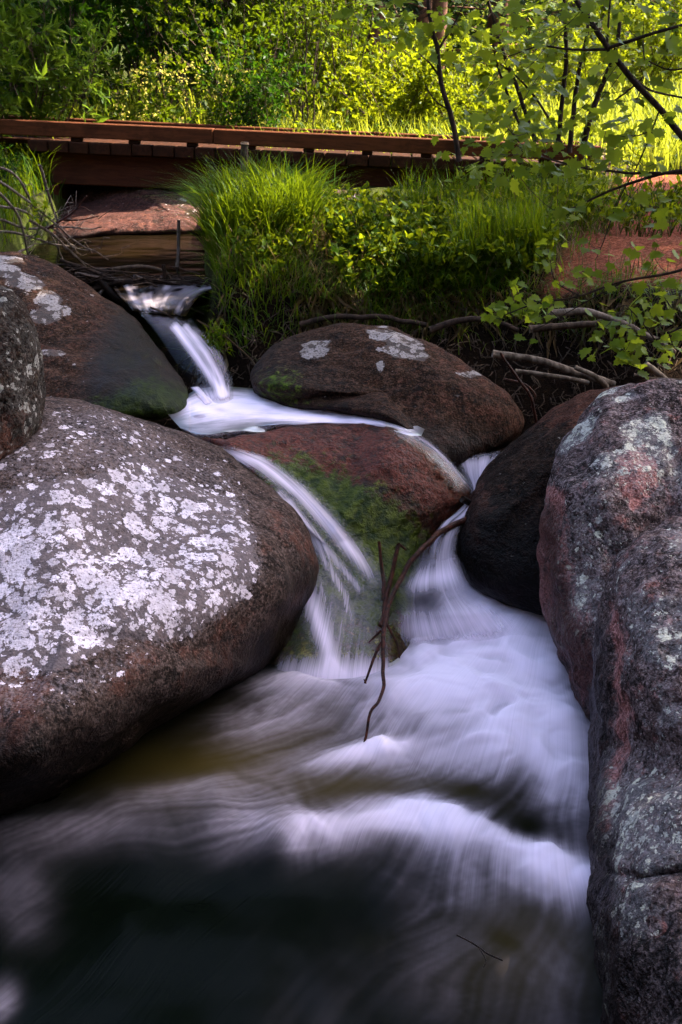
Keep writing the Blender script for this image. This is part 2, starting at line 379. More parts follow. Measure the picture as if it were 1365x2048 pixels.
GREY = rock_mat('grey_granite', (.012, .007, .005), (.060, .037, .029), (.145, .098, .083), lich=(.90, .77, .84), lich2=(.34, .27, .28), lsc=12)
BROWN = rock_mat('brown_granite', (.007, .0035, .002), (.030, .014, .008), (.09, .047, .031), lich=(.34, .29, .28), lich2=(.20, .17, .16), lsc=7, redamt=.35)
DARK = rock_mat('dark_granite', (.003, .0018, .0014), (.014, .0075, .005), (.055, .03, .021), lich=(.36, .33, .29), lich2=(.17, .15, .13), bumpy=1.3, lsc=12)
VIOLET = rock_mat('violet_grey_granite', (.017, .010, .009), (.10, .063, .058), (.26, .19, .185), lich=(.66, .62, .46), lich2=(.34, .31, .31), lsc=20, redamt=.75, red=(.16, .045, .035), red2=(.55, .24, .21), bumpy=1.15)
REDR = rock_mat('red_granite', (.015, .006, .005), (.05, .019, .016), (.09, .042, .036), lich=(.4, .36, .36), lich2=(.3, .22, .2), lsc=6)
SLAB = rock_mat('wet_red_granite', (.010, .004, .0025), (.036, .011, .006), (.09, .028, .016), bumpy=1.25, rough=.38, gran=50, redamt=.75, red=(.06, .015, .009), red2=(.20, .05, .032), moss=((.008, .022, .002), (.085, .105, .008)), lich=(.42, .34, .06), lich2=(.24, .21, .035), spec=.10)

# the big lichen-covered boulder
O1 = [(90, 780, 4.4), (180, 798, 4.42), (260, 828, 4.42), (340, 862, 4.4), (430, 903, 4.36), (500, 945, 4.28), (560, 990, 4.18), (602, 1040, 4.08), (626, 1092, 4.0), (634, 1140, 3.92), (622, 1195, 3.84),
      (602, 1245, 3.78), (572, 1310, 3.7), W(520, 1362), W(420, 1412), W(300, 1462), W(200, 1520), W(100, 1572), W(0, 1612), (-160, 1640, 2.75), (-330, 1500, 3.0), (-400, 1300, 3.4), (-360, 1050, 3.9), (-220, 880, 4.2), (-60, 795, 4.35)]
def l1(px, py, V):
    m = polymask(px, py, [(-200, 1050), (90, 960), (300, 930), (470, 975), (512, 1040), (526, 1130), (500, 1190), (395, 1275), (250, 1275), (110, 1345), (-200, 1330)], 22)
    up = .62 * polymask(px, py, [(-100, 900), (90, 800), (200, 805), (340, 870), (470, 940), (520, 1010), (300, 1010), (60, 1000)], 40)
    low = .45 * polymask(px, py, [(-200, 1280), (120, 1330), (330, 1290), (200, 1390), (-200, 1480)], 50)
    core = .25 * polymask(px, py, [(-200, 1100), (120, 1090), (300, 1130), (330, 1250), (120, 1290), (-200, 1320)], 60)
    return np.maximum(np.maximum(.78 * m, .75 * up), low) + core + .16 * nz(V, 5, 31) * (m > .1)
boulder('boulder', O1, (130, 1265, 3.55), .74, .7, GREY, 'large rounded grey boulder crusted with pale lichen beside the lower rapids',
        rough=.03, fs=1.8, p=2.3, nth=260, nr=110, seed=3, masks={
            'lichen': l1, 'rust': lambda px, py, V: (.42 + .5 * nz(V, 4, 19)) * polymask(px, py, [(540, 1020), (640, 1080), (640, 1230), (500, 1330), (150, 1450), (-200, 1560), (-200, 1330), (200, 1330), (450, 1210)], 60),
            'wet': lambda px, py, V: polymask(px, py, [(660, 1150), (640, 1400), (300, 1560), (-300, 1760), (-300, 1520), (120, 1450), (360, 1360), (540, 1240), (600, 1120)], 55)})  # wet foot; its near-black also paints the shade under the overhang
boulder('boulder', [(0, 568, 4.0), (40, 588, 4.0), (70, 640, 3.95), (86, 705, 3.92), (90, 775, 3.9), (80, 835, 3.85), (50, 905, 3.8), (22, 985, 3.75), (0, 1060, 3.7), (-60, 1140, 3.6), (-200, 1120, 3.6), (-300, 900, 3.8), (-250, 680, 3.95), (-120, 570, 4.0)],
        (-100, 830, 3.85), .35, .4, DARK, 'rough dark speckled boulder at the left edge above the lichen boulder', rough=.02, fs=4, pit=.02, seed=8,
        masks={'lichen': lambda px, py, V: .38 + .25 * nz(V, 6, 4), 'rust': lambda px, py, V: .5 * sstep(750, 900, py), 'moss': lambda px, py, V: .12 + 0 * px})
# brown boulder behind it
O3 = [(0, 505, 6.15), (60, 515, 6.15), (130, 540, 6.1), (200, 585, 6.0), (255, 622, 5.9), (300, 672, 5.65), (340, 730, 5.4), (370, 785, 5.1), W(362, 822, .73), W(300, 835, .72), (200, 850, 4.75), (100, 870, 4.7), (-50, 930, 4.7), (-250, 880, 5.0), (-350, 680, 5.6), (-220, 520, 6.1)]
PATCH3 = [(30, 560, 60, 26, 20), (95, 600, 26, 18, 10), (88, 637, 24, 12, 0), (126, 626, 14, 9, 0), (108, 713, 26, 7, 5), (22, 520, 30, 8, 0), (10, 545, 30, 12, 10)]
boulder('boulder', O3, (70, 690, 5.55), .38, .5, BROWN, 'smooth brown boulder with mossy foot left of the small upper waterfall', rough=.022, fs=2, seed=12, nth=220, nr=90, masks={
    'lichen': lambda px, py, V: sum(1.0 * (gau(px, py, *a[:4], a[4]) > .62 + .28 * nz(V, 9, 7)) for a in PATCH3) * .62 + .14,
    'moss': lambda px, py, V: .70 * polymask(px, py, [(170, 800), (300, 770), (380, 780), (385, 830), (180, 850)], 26) + .30 * gau(px, py, 290, 730, 60, 50),
    'wet': lambda px, py, V: polymask(px, py, [(240, 610), (330, 640), (400, 800), (380, 850), (120, 850), (170, 760), (190, 690)], 40),
    'rust': lambda px, py, V: .25 + 0 * px})
# boulder in the middle, beyond the upper pool
O5 = [(505, 735, 5.25), (545, 692, 5.45), (600, 664, 5.55), (680, 643, 5.6), (760, 650, 5.55), (840, 680, 5.45), (920, 725, 5.3), (990, 772, 5.15), (1032, 815, 5.05), (1046, 850, 4.98), (1020, 888, 4.9), (965, 915, 4.8), (900, 930, 4.7), (850, 890, 4.72), W(780, 845, .72), W(700, 830, .72), W(610, 818, .72), W(530, 800, .72), (500, 770, 5.1)]
PATCH5 = [(628, 699, 26, 13, -12), (798, 690, 50, 17, 30), (775, 680, 22, 9, 10), (832, 714, 18, 10, 20), (945, 752, 15, 4, 10), (762, 738, 7, 9, 0)]
boulder('boulder', O5, (770, 790, 5.22), .36, .4, BROWN, 'dark brown boulder with two pale lichen patches under the grassy bank', rough=.022, fs=2.2, seed=22, nth=220, nr=90, masks={
    'lichen': lambda px, py, V: sum(1.0 * (gau(px, py, *a[:4], a[4]) > .40 + .3 * nz(V, 10, 17)) for a in PATCH5) * 1.0 + .08,
    'moss': lambda px, py, V: .55 * gau(px, py, 560, 770, 45, 30) + .25 * gau(px, py, 640, 810, 60, 14),
    'wet': lambda px, py, V: .45 * sstep(.55, .1, (px - 500) / 520 + (760 - py) / 600) + .9 * sstep(820, 900, py + .10 * (900 - px)),
    'rust': lambda px, py, V: .35 * sstep(600, 950, px)})
# sloping slab that the water slides over
O4 = [(395, 885, 4.6), W(440, 878, .73), W(520, 864, .735), W(600, 852, .738), W(720, 848, .738), W(800, 862, .735), (862, 892, 4.52), (910, 935, 4.5), (948, 985, 4.45), (925, 1020, 4.4), (885, 1062, 4.3), (850, 1110, 4.16), (832, 1190, 3.95), (820, 1290, 3.72), (800, 1365, 3.55), (700, 1380, 3.45), (600, 1370, 3.5), (520, 1330, 3.7), (430, 1200, 4.1), (380, 1000, 4.5)]
S4 = ((650, 1090, 4.13), .16, .5, 2.2)
boulder('slab_rock', O4, S4[0], S4[1], S4[2], SLAB, 'wet red and green sloping slab that the main cascade slides over', rough=.012, fs=3.5, seed=33, nth=260, nr=110, pit=.015, cat='rock', masks={'lichen': lambda px, py, V: .85 * gau(px, py, 700, 1300, 75, 55) + .5 * gau(px, py, 620, 1290, 50, 50),
    'wet': lambda px, py, V: .25 + .2 * gau(px, py, 800, 1050, 100, 60), 'rust': lambda px, py, V: .9 * gau(px, py, 560, 900, 110, 35, 15) + .6 * gau(px, py, 850, 940, 90, 40, 30) + .25,
    'moss': lambda px, py, V: .62 * gau(px, py, 660, 1010, 130, 38, 32) + .6 * gau(px, py, 760, 1110, 130, 70, 40) + .75 * gau(px, py, 640, 1180, 120, 150)})
# right-hand boulders
O6 = [(990, 925, 4.55), (1040, 872, 4.7), (1090, 830, 4.75), (1150, 790, 4.8), (1220, 768, 4.8), (1310, 762, 4.75), (1420, 800, 4.6), (1450, 950, 4.4), (1400, 1180, 4.1), (1200, 1240, 3.95), (1095, 1235, 3.88), (1000, 1205, 3.95), (940, 1160, 4.05), (914, 1095, 4.15), (924, 1040, 4.28), (952, 980, 4.42)]
boulder('boulder', O6, (1120, 940, 4.5), .42, .4, DARK, 'dark brown wet boulder between the cascade and the big right-hand boulder', rough=.025, fs=2.3, seed=41, nth=200, nr=80, pit=.01, masks={
    'wet': lambda px, py, V: sstep(900, 1120, py + .25 * (1000 - px)), 'rust': lambda px, py, V: .75 * sstep(900, 800, py) + .5 * gau(px, py, 955, 1010, 30, 60), 'lichen': lambda px, py, V: .12 + 0 * px})
def specks(k, lo, base=.0): return lambda px, py, V: base + lo * sstep(.1, .5, nz(V, 7, k))
O7 = [(1098, 985, 3.75), (1115, 912, 3.9), (1150, 852, 4.0), (1200, 802, 4.08), (1270, 778, 4.12), (1365, 766, 4.12), (1500, 800, 4.0), (1620, 1000, 3.7), (1580, 1250, 3.4), (1420, 1420, 3.2), (1270, 1480, 3.15), (1195, 1450, 3.2), (1160, 1385, 3.3), (1125, 1300, 3.42), (1098, 1220, 3.55), (1090, 1110, 3.65)]
boulder('boulder', O7, (1340, 1040, 3.85), .48, .6, VIOLET, 'upper right violet-grey boulder with a pink patch and yellowish lichen spots', rough=.030, fs=3.0, seed=52, nth=240, nr=100, pit=.008,
        creases=[([(1230, 1120), (1180, 1040), (1150, 960), (1160, 890)], 14, .025), ([(1365, 930), (1290, 1000), (1240, 1010)], 12, .02)], masks={
    'lichen': lambda px, py, V: .16 + .62 * sstep(-.15, .3, nz(V, 6, 60)) * (sstep(1000, 820, py) + .35) + .5 * gau(px, py, 1160, 1200, 22, 30),
    'rust': lambda px, py, V: 1.0 * polymask(px, py, [(1240, 920), (1290, 895), (1312, 930), (1300, 1000), (1262, 1018), (1240, 980)], 14) + .7 * polymask(px, py, [(1085, 960), (1125, 990), (1150, 1200), (1200, 1330), (1170, 1400), (1085, 1200)], 18) + .15,
    'wet': lambda px, py, V: polymask(px, py, [(1080, 1000), (1120, 1010), (1150, 1220), (1240, 1350), (1230, 1500), (1100, 1300)], 22)})
O8 = [(1290, 1062, 3.12), (1240, 1112, 3.08), (1212, 1172, 3.05), (1194, 1232, 3.02), (1182, 1310, 3.0), (1172, 1405, 2.98), W(1170, 1500, .08), W(1177, 1600, .06), W(1180, 1700, .04), W(1185, 1800, .02), W(1195, 1900, 0), W(1212, 2000, -.02), W(1240, 2100, -.05), (1350, 2250, 1.62), (1650, 2250, 1.7), (1780, 1700, 2.3), (1650, 1200, 2.95), (1480, 1040, 3.12), (1365, 1035, 3.14)]
boulder('boulder', O8, (1430, 1560, 2.55), .42, .5, VIOLET, 'tall violet-grey boulder face dropping straight into the rapids on the right', rough=.030, fs=3.0, seed=63, nth=240, nr=110, pit=.010,
        creases=[([(1230, 1250), (1225, 1400), (1240, 1550), (1225, 1700)], 10, .03), ([(1200, 1740), (1280, 1760), (1365, 1745)], 9, .03)], masks={
    'lichen': lambda px, py, V: .14 + .36 * sstep(-.05, .4, nz(V, 8, 70)) + .5 * gau(px, py, 1290, 1640, 70, 80) + .5 * gau(px, py, 1362, 1090, 20, 16),
    'rust': lambda px, py, V: .6 * stroke(px, py, [(1225, 1230), (1238, 1400), (1245, 1500), (1215, 1660)], 9) + .12,
    'wet': lambda px, py, V: np.clip(polymask(px, py, [(1150, 1200), (1205, 1240), (1215, 1400), (1225, 1600), (1235, 1800), (1260, 2100), (1150, 2100)], 22) + .75 * sstep(1720, 1950, py), 0, 1)})  # water-facing side: wetness plus shade painted into the colour
O9 = [(1365, 1752, 2.02), (1305, 1766, 2.02), (1264, 1800, 2.0), (1242, 1860, 1.96), (1230, 1950, 1.9), (1238, 2060, 1.82), (1310, 2160, 1.75), (1460, 2160, 1.75), (1560, 1950, 1.85), (1490, 1790, 2.0)]
boulder('boulder', O9, (1390, 1930, 1.95), .22, .3, VIOLET, 'broken dark block with bluish lichen at the lower right corner', rough=.02, fs=4, seed=71, nth=160, nr=60, pit=.012, masks={
    'lichen': lambda px, py, V: .42 + .3 * nz(V, 8, 77), 'wet': lambda px, py, V: .35 + .6 * sstep(1290, 1240, px), 'rust': lambda px, py, V: .3 + 0 * px})
# reddish rock under the bridge
O10 = [(70, 400, 11.0), (130, 366, 11.1), (200, 356, 11.0), (270, 358, 10.7), (340, 372, 10.6), (400, 396, 10.4), (438, 425, 10.1), (440, 462, 9.8), W(400, 468, 1.03), W(290, 471, 1.03), W(200, 474, 1.03), W(100, 474, 1.03)]
boulder('boulder', O10, (340, 425, 10.05), .32, .5, REDR, 'smooth reddish rock rising from the pond under the footbridge', rough=.03, fs=1.6, seed=81, nth=160, nr=60, masks={
    'lichen': lambda px, py, V: .3 * gau(px, py, 400, 405, 60, 25) + .1, 'rust': lambda px, py, V: .3 + 0 * px, 'wet': lambda px, py, V: .8 * sstep(455, 472, py)})
boulder('stone', [(938, 948, 4.62), (955, 925, 4.66), (985, 914, 4.68), (1010, 925, 4.68), (1010, 950, 4.6), (985, 966, 4.56), (955, 965, 4.55)], (972, 942, 4.62), .06, .1, DARK, 'small black wet stone in the side channel by the dark boulder', rough=.012, fs=9, seed=91, nth=60, nr=24, cat='stone', masks={'wet': lambda px, py, V: 1 + 0 * px})
boulder('stone', [(575, 395, 8.6), (610, 380, 8.8), (665, 376, 8.9), (720, 388, 8.8), (700, 404, 8.5), (640, 408, 8.4)], (648, 393, 8.6), .1, .2, REDR, 'flat pinkish stone in the grass below the bridge beam', rough=.012, fs=6, seed=92, nth=60, nr=24, cat='stone', masks={'lichen': lambda px, py, V: .3 + 0 * px})
boulder('stone', [(958, 388, 8.3), (985, 381, 8.4), (1015, 383, 8.4), (1018, 394, 8.2), (985, 402, 8.1), (960, 400, 8.1)], (988, 392, 8.25), .06, .1, REDR, 'small sunlit flat stone half hidden in the tall grass', rough=.01, fs=8, seed=93, nth=60, nr=24, cat='stone')
boulder('boulder', [(1180, 305, 11.3), (1205, 280, 11.5), (1235, 300, 11.5), (1262, 345, 11.4), (1250, 380, 11.0), (1200, 375, 11.0)], (1220, 335, 11.3), .25, .3, REDR, 'sunlit pinkish rock at the far end of the footbridge', rough=.03, fs=3, seed=94, nth=80, nr=30, masks={'lichen': lambda px, py, V: .3 + 0 * px})

# ------------------------------------------------------------------ water
def surf_of(outline, centre, bf, p=2.2):
    O = catmull(outline, 720); c = np.array(centre, float)
    a = np.arctan2(O[:, 1] - c[1], O[:, 0] - c[0]); r = np.hypot(O[:, 1] - c[1], O[:, 0] - c[0]); i = np.argsort(a); a, r, d = a[i], r[i], O[i, 2]
    def f(px, py):
        t = np.arctan2(py - c[1], px - c[0]); q = np.hypot(py - c[1], px - c[0])
        rr = np.interp(t, a, r, period=2 * np.pi); dd = np.interp(t, a, d, period=2 * np.pi)
        k = np.clip(q / rr, 0, 1.3); kk = np.minimum(k, 1)
        return c[2] + (dd - c[2]) * k - bf * np.maximum(1 - kk ** p, 0) ** (1 / p)
    return f
slabY = surf_of(O4, S4[0], S4[1], S4[3])

# --- the lower rapids: a height field with foam carried along the current
nx, ny = 520, 600
xs = np.linspace(-2.5, 1.45, nx); ys = np.linspace(1.25, 4.45, ny); XW, YW = np.meshgrid(xs, ys, indexing='ij')
ctrl = [(700, 1350, .2, 1), (1000, 1300, -.4, 1), (1120, 1450, 0, 1), (900, 1400, -.75, .55), (750, 1500, -1, .2), (550, 1440, -1, .3), (300, 1500, -1, .45), (100, 1650, -1, .35), (330, 1640, -1, .18),
        (600, 1650, -1, .1), (850, 1600, -.9, .3), (1000, 1680, -.55, .8), (1140, 1770, -.25, 1), (800, 1800, -.65, .75), (1100, 1920, -.1, 1), (900, 1950, -.45, 1), (600, 1850, -.85, .6), (300, 1850, -.95, .5),
        (80, 1900, -.95, .5), (500, 2000, -.7, .8), (1000, 1500, -.7, .5), (1110, 1600, -.15, 1), (1000, 1600, -.6, .5), (700, 2030, -.6, .9), (480, 1560, -1, .3), (0, 1740, -.8, .55), (760, 1400, -.4, .5)]
gxv = np.zeros_like(XW); gyv = np.zeros_like(XW); ws = np.zeros_like(XW)
for (a, b, dx, dy) in ctrl:
    p0 = atZ(a, b, .05)[:2]; p1 = atZ(a + dx, b + dy, .05)[:2]; d = p1 - p0; d /= np.linalg.norm(d)
    k = 1 / (((XW - p0[0]) ** 2 + (YW - p0[1]) ** 2) + .012) ** 1.6
    gxv += k * d[0]; gyv += k * d[1]; ws += k
gxv /= ws; gyv /= ws
P3 = np.stack([XW, YW, 0 * XW], -1)
pot = .05 * fbm(P3 * 2.6, 3, 101); gxv += np.gradient(pot, ys, axis=1) * 1.6; gyv -= np.gradient(pot, xs, axis=0) * 1.6
sp_ = np.hypot(gxv, gyv) + 1e-6; gxv /= sp_; gyv /= sp_
II, JJ = np.meshgrid(np.arange(nx, dtype=float), np.arange(ny, dtype=float), indexing='ij')
hx, hy = xs[1] - xs[0], ys[1] - ys[0]
wn = rng.random((nx, ny)); wn2 = vnoise(P3 * 55, 5) * .5 + .5; wn3 = vnoise(P3 * 11, 6) * .5 + .5
STK = np.stack([wn, wn2, wn3, gxv * .013 / hx, gyv * .013 / hy], -1).astype(np.float32).reshape(-1, 5); LL = np.zeros((nx * ny, 3), np.float32); cnt = 0
for sgn in (1, -1):
    i, j = II.ravel().copy(), JJ.ravel().copy()
    for s in range(28):
        wgt = math.cos(s / 28 * math.pi / 2)
        q = STK[np.clip(i + .5, 0, nx - 1).astype(int) * ny + np.clip(j + .5, 0, ny - 1).astype(int)]
        LL += q[:, :3] * wgt; cnt += wgt; i = i + sgn * q[:, 3]; j = j + sgn * q[:, 4]
def blur(A):
    for axx in (0, 1): A = .25 * np.roll(A, 1, axx) + .5 * A + .25 * np.roll(A, -1, axx)
    return A
L1, L2, L3 = (blur(LL[:, k].reshape(nx, ny)) for k in range(3))
def norm(A): A = A / cnt; return (A - A.mean()) / (A.std() + 1e-9)
L1, L2, L3 = norm(L1), norm(L2), norm(L3)
wpx, wpy = proj(np.stack([XW, YW, np.full_like(XW, .06)], -1))
# heights: the mound of white water under the falls, the standing waves and the sill below them
zw = .015 + .05 * gau(wpx, wpy, 660, 1365, 90, 30) + .10 * gau(wpx, wpy, 1010, 1290, 130, 110) + .07 * gau(wpx, wpy, 900, 1150, 120, 80) + .05 * gau(wpx, wpy, 960, 1440, 130, 45, 15) + .035 * gau(wpx, wpy, 740, 1495, 80, 22, -6)
zw += .03 * stroke(wpx, wpy, [(560, 1650), (700, 1640), (850, 1610), (960, 1655), (1080, 1710), (1190, 1750)], 32)
zw += .03 * stroke(wpx, wpy, [(0, 1640), (200, 1610), (420, 1600)], 40) - .05 * polymask(wpx, wpy, [(-300, 1760), (200, 1700), (560, 1680), (850, 1690), (1180, 1800), (1300, 2300), (-300, 2300)], 70)
zw += .010 * fbm(P3 * 5, 2, 44) * sstep(1250, 1500, wpy)
# foam: bright where the falls land and on the standing waves, a thin milky veil elsewhere, clear dark water at the lower left
f = 1.5 * gau(wpx, wpy, 1030, 1320, 85, 100) + 1.2 * gau(wpx, wpy, 890, 1375, 85, 48, -20) + .8 * gau(wpx, wpy, 1000, 1445, 120, 36, 15) + .7 * gau(wpx, wpy, 930, 1215, 80, 60)
f += 1.1 * gau(wpx, wpy, 735, 1497, 62, 13, -8) + .5 * gau(wpx, wpy, 890, 1500, 90, 20, 0) + .5 * gau(wpx, wpy, 1120, 1520, 40, 90)
f += 1.3 * gau(wpx, wpy, 850, 1622, 75, 20, 10) + .9 * gau(wpx, wpy, 1125, 1735, 46, 24, 25) + .75 * stroke(wpx, wpy, [(600, 1650), (700, 1640), (850, 1614), (960, 1655), (1080, 1710), (1190, 1745)], 20) + .3 * gau(wpx, wpy, 960, 1690, 110, 40, 20)
f += .17 * polymask(wpx, wpy, [(480, 1400), (700, 1330), (900, 1300), (1180, 1350), (1190, 1740), (960, 1690), (560, 1680), (420, 1640), (520, 1560), (440, 1480)], 80)
f += .30 * gau(wpx, wpy, 560, 1405, 100, 24, -12) + .7 * gau(wpx, wpy, 650, 1352, 85, 18) + .35 * gau(wpx, wpy, 790, 1330, 60, 30) + .22 * gau(wpx, wpy, 530, 1600, 130, 30, 5) + .16 * gau(wpx, wpy, 420, 1560, 120, 20, -8)
f += .13 * gau(wpx, wpy, 110, 1640, 150, 30, -10) + .18 * gau(wpx, wpy, 30, 1765, 45, 55, -40) + .09 * gau(wpx, wpy, 380, 1650, 180, 26) + .25 * gau(wpx, wpy, 0, 1955, 22, 32, 20)
f += .11 * polymask(wpx, wpy, [(800, 1720), (1000, 1740), (1190, 1790), (1230, 2080), (930, 2080), (830, 1900)], 90) + .035 * polymask(wpx, wpy, [(500, 1800), (800, 1760), (900, 2080), (400, 2080)], 110)
f -= .30 * gau(wpx, wpy, 1075, 1630, 50, 25) + .14 * gau(wpx, wpy, 720, 1560, 90, 18) + .2 * gau(wpx, wpy, 950, 1560, 60, 20, 10) + .14 * gau(wpx, wpy, 640, 1600, 60, 16) + .3 * gau(wpx, wpy, 860, 1225, 38, 28)
wrp = np.stack([XW + .10 * fbm(P3 * 4, 3, 81), YW + .10 * fbm(P3 * 4, 3, 82), 0 * XW], -1); puff = fbm(wrp * 6, 2, 71); puff2 = fbm(wrp * 15 + 7, 2, 75)
f = np.clip(f, 0, 3); f = f * (1 + .38 * puff + .20 * puff2) * (1 + sstep(.9, .2, f) * (.14 * L3 + .13 * L2 + .08 * L1))
foam = .97 * (1 - np.exp(-1.25 * np.clip(f, 0, 3) ** 1.7))
zw += .015 * foam + (.017 * puff + .006 * puff2) * sstep(.3, .8, foam)
shallow = np.clip(.75 * gau(wpx, wpy, 720, 1550, 170, 50) + .8 * gau(wpx, wpy, 450, 1500, 150, 50, -15) + .5 * gau(wpx, wpy, 1050, 1850, 110, 90) + .3 * gau(wpx, wpy, 640, 1400, 120, 40), 0, 1)
s0 = atZ(1110, 1150, .05); ang = np.arctan2(YW - s0[1], XW - s0[0] + .0001) ; rad = np.hypot(YW - s0[1], XW - s0[0])
flow = np.stack([ang * 14 + .5 * fbm(P3 * 2, 2, 3), rad * 1.2, 0 * ang], -1)
RAPID = water_mat('rapids_water', (.0012, .0022, .0011), (.05, .035, .009), fine=.19, streak=(14, .7), rough=.25, gloss=.14)
setting(mk('stream_water', np.stack([XW, YW, zw], -1), gridF(nx, ny), RAPID, attrs={'foam': foam.ravel(), 'flow': flow.reshape(-1, 3), 'shallow': shallow.ravel()}))
setting(mk('stream_bed', np.array([(-6, .2, -.35), (6, .2, -.35), (6, 5, -.35), (-6, 5, -.35)]), np.array([(0, 1, 2, 3)]), DARK))

def sheet(name, left, right, nu, nv, Yfun, foamfn, mat, flowscale=(6, 1.5), off=.018, lift=None, zfun=None, fade=.12):
    """water between two bank lines: s across, t along the current"""
    Lc = catmull(left, nv, False); Rc = catmull(right, nv, False); s = np.linspace(0, 1, nu)[:, None]
    px = Lc[None, :, 0] * (1 - s) + Rc[None, :, 0] * s; py = Lc[None, :, 1] * (1 - s) + Rc[None, :, 1] * s; t = np.linspace(0, 1, nv)[None, :] + 0 * s; S = s + 0 * t
    if zfun is not None: V = atZ(px, py, zfun(px, py, S, t))
    else: V = atY(px, py, Yfun(px, py, S, t))
    fo, sh = foamfn(px, py, S, t); fo = fo * sstep(0, fade, S) * sstep(0, fade, 1 - S) * sstep(0, fade, t + .02) * sstep(0, fade * .8, 1 - t)
    ln = np.concatenate([[0], np.cumsum(np.linalg.norm(np.diff(V[nu // 2], axis=0), axis=1))])
    fl = np.stack([S * flowscale[0], (ln[None, :] + 0 * S) * flowscale[1], 0 * S], -1)
    Fq = gridF(nu, nv)[:, ::-1]
    return setting(mk(name, V, Fq, mat, attrs={'foam': np.clip(fo, 0, 1).ravel(), 'flow': fl.reshape(-1, 3), 'shallow': np.clip(sh + 0 * px, 0, 1).ravel()}))

CASC = water_mat('cascade_water', (.01, .01, .01), (.1, .1, .05), clear=True, tint=(.93, .96, .84), fine=.55, rough=.3, gloss=.05)
FAN = water_mat('fan_water', (.01, .01, .01), (.1, .1, .05), clear=True, tint=(.97, .97, .97), fine=.55, rough=.3, gloss=.06)
# --- main cascade over the slab
def casc_foam(px, py, s, t):
    main = .72 * stroke(px, py, [(440, 898), (520, 925), (600, 985), (660, 1050), (715, 1115), (755, 1170)], 8.5) * sstep(1190, 1080, py)
    main = np.maximum(main, .32 * stroke(px, py, [(560, 985), (640, 1080), (720, 1180)], 5) * sstep(1230, 1150, py)) + .26 * stroke(px, py, [(580, 1005), (640, 1100), (690, 1190), (715, 1290)], 6) * sstep(1300, 1180, py) + .2 * stroke(px, py, [(590, 1030), (625, 1120), (650, 1200)], 5)
    sec = .75 * stroke(px, py, [(608, 1165), (632, 1230), (655, 1290), (668, 1350)], 11) + .10 * stroke(px, py, [(625, 1180), (690, 1270), (710, 1350)], 30)
    veil = .03 * sstep(920, 1010, py) + .06 * gau(px, py, 720, 1260, 60, 80)
    foot = .8 * sstep(1300, 1355, py)
    edge = sstep(0, .12, 1 - s) 
    return (np.maximum(main, sec) + veil + foot) * edge, 0 * px
left = [(395, 888), (470, 935), (540, 1000), (585, 1080), (590, 1160), (570, 1250), (540, 1345), (530, 1392)]
right = [(480, 893), (590, 935), (690, 1030), (760, 1112), (798, 1175), (800, 1250), (800, 1330), (795, 1392)]
sheet('cascade_water', left, right, 110, 160, lambda px, py, s, t: slabY(px, py) + .30 * sstep(1372, 1400, py) - .022 - .012 * np.sin(s * np.pi) - .008 * vnoise(np.stack([s * 9, t * 2, 0 * s], -1), 3), casc_foam, CASC, flowscale=(34, 1.2))
# --- upper pool, spilling over the rim of the slab to the right
POOL = water_mat('pool_water', (.012, .012, .008), (.10, .06, .04), clear=True, tint=(.92, .88, .84), fine=.85, rough=.3, gloss=.3)
def pool_foam(px, py, s, t):
    f = 1.1 * gau(px, py, 455, 806, 75, 17) + .65 * gau(px, py, 570, 824, 110, 12, 3) + .75 * stroke(px, py, [(560, 822), (700, 828), (790, 845), (850, 880), (890, 915)], 10) + .35 * gau(px, py, 620, 838, 120, 10) + .3 * gau(px, py, 400, 845, 50, 18)
    return f, .85 * gau(px, py, 400, 870, 70, 22) + .3 * gau(px, py, 800, 862, 90, 18)
sheet('pool_water', [(330, 822), (400, 778), (500, 776), (600, 796), (700, 810), (780, 828), (850, 858)], [(372, 868), (410, 897), (470, 884), (590, 864), (720, 860), (770, 866), (835, 888)], 70, 220,
      None, pool_foam, POOL, flowscale=(10, 3.0),
      zfun=lambda px, py, s, t: .752 + .010 * vnoise(np.stack([px / 40, py / 14, 0 * px], -1), 4) + .015 * gau(px, py, 440, 800, 60, 20) - .012 * s * (px > 380) - .05 * sstep(.72, 1.0, s) - .03 * sstep(.85, 1.02, t))
def rim_foam(px, py, s, t): return (.5 * np.exp(-((s - .25) / .10) ** 2) * (1 - .75 * t) + .03) * sstep(0, .1, 1 - s) * sstep(0, .12, t + .03), 0 * px
sheet('rim_water', [(770, 842), (815, 856), (865, 883), (912, 926), (952, 980)], [(775, 862), (805, 878), (845, 908), (885, 955), (930, 1005)], 24, 90, lambda px, py, s, t: slabY(px, py) - .014, rim_foam, CASC, flowscale=(14, 1.5))
# --- small upper waterfall
FALL = water_mat('waterfall_water', (.010, .011, .008), (.05, .045, .03), clear=True, tint=(.85, .86, .84), fine=.6, rough=.3, gloss=.3)
def fall_foam(px, py, s, t):
    f = .85 * stroke(px, py, [(352, 655), (385, 700), (420, 750), (445, 790)], 5.5) + .6 * stroke(px, py, [(372, 655), (410, 705), (440, 755), (452, 790)], 4.5) + .18 * stroke(px, py, [(395, 670), (440, 720), (458, 770)], 9)
    f += .10 * gau(px, py, 330, 640, 40, 18, 35) + .5 * sstep(765, 800, py)
    return f * sstep(0.02, .15, 1 - s), .3 * gau(px, py, 320, 630, 50, 30)
sheet('waterfall_water', [(255, 606), (282, 630), (315, 668), (350, 720), (385, 775), (408, 812)], [(345, 602), (378, 632), (415, 668), (448, 706), (464, 755), (468, 806)], 60, 90,
      lambda px, py, s, t: np.interp(t, [0, .15, .5, 1], [6.3, 6.1, 5.62, 5.0]) - .10 * np.sin(s * np.pi) * t, fall_foam, FALL, flowscale=(9, 1.0))
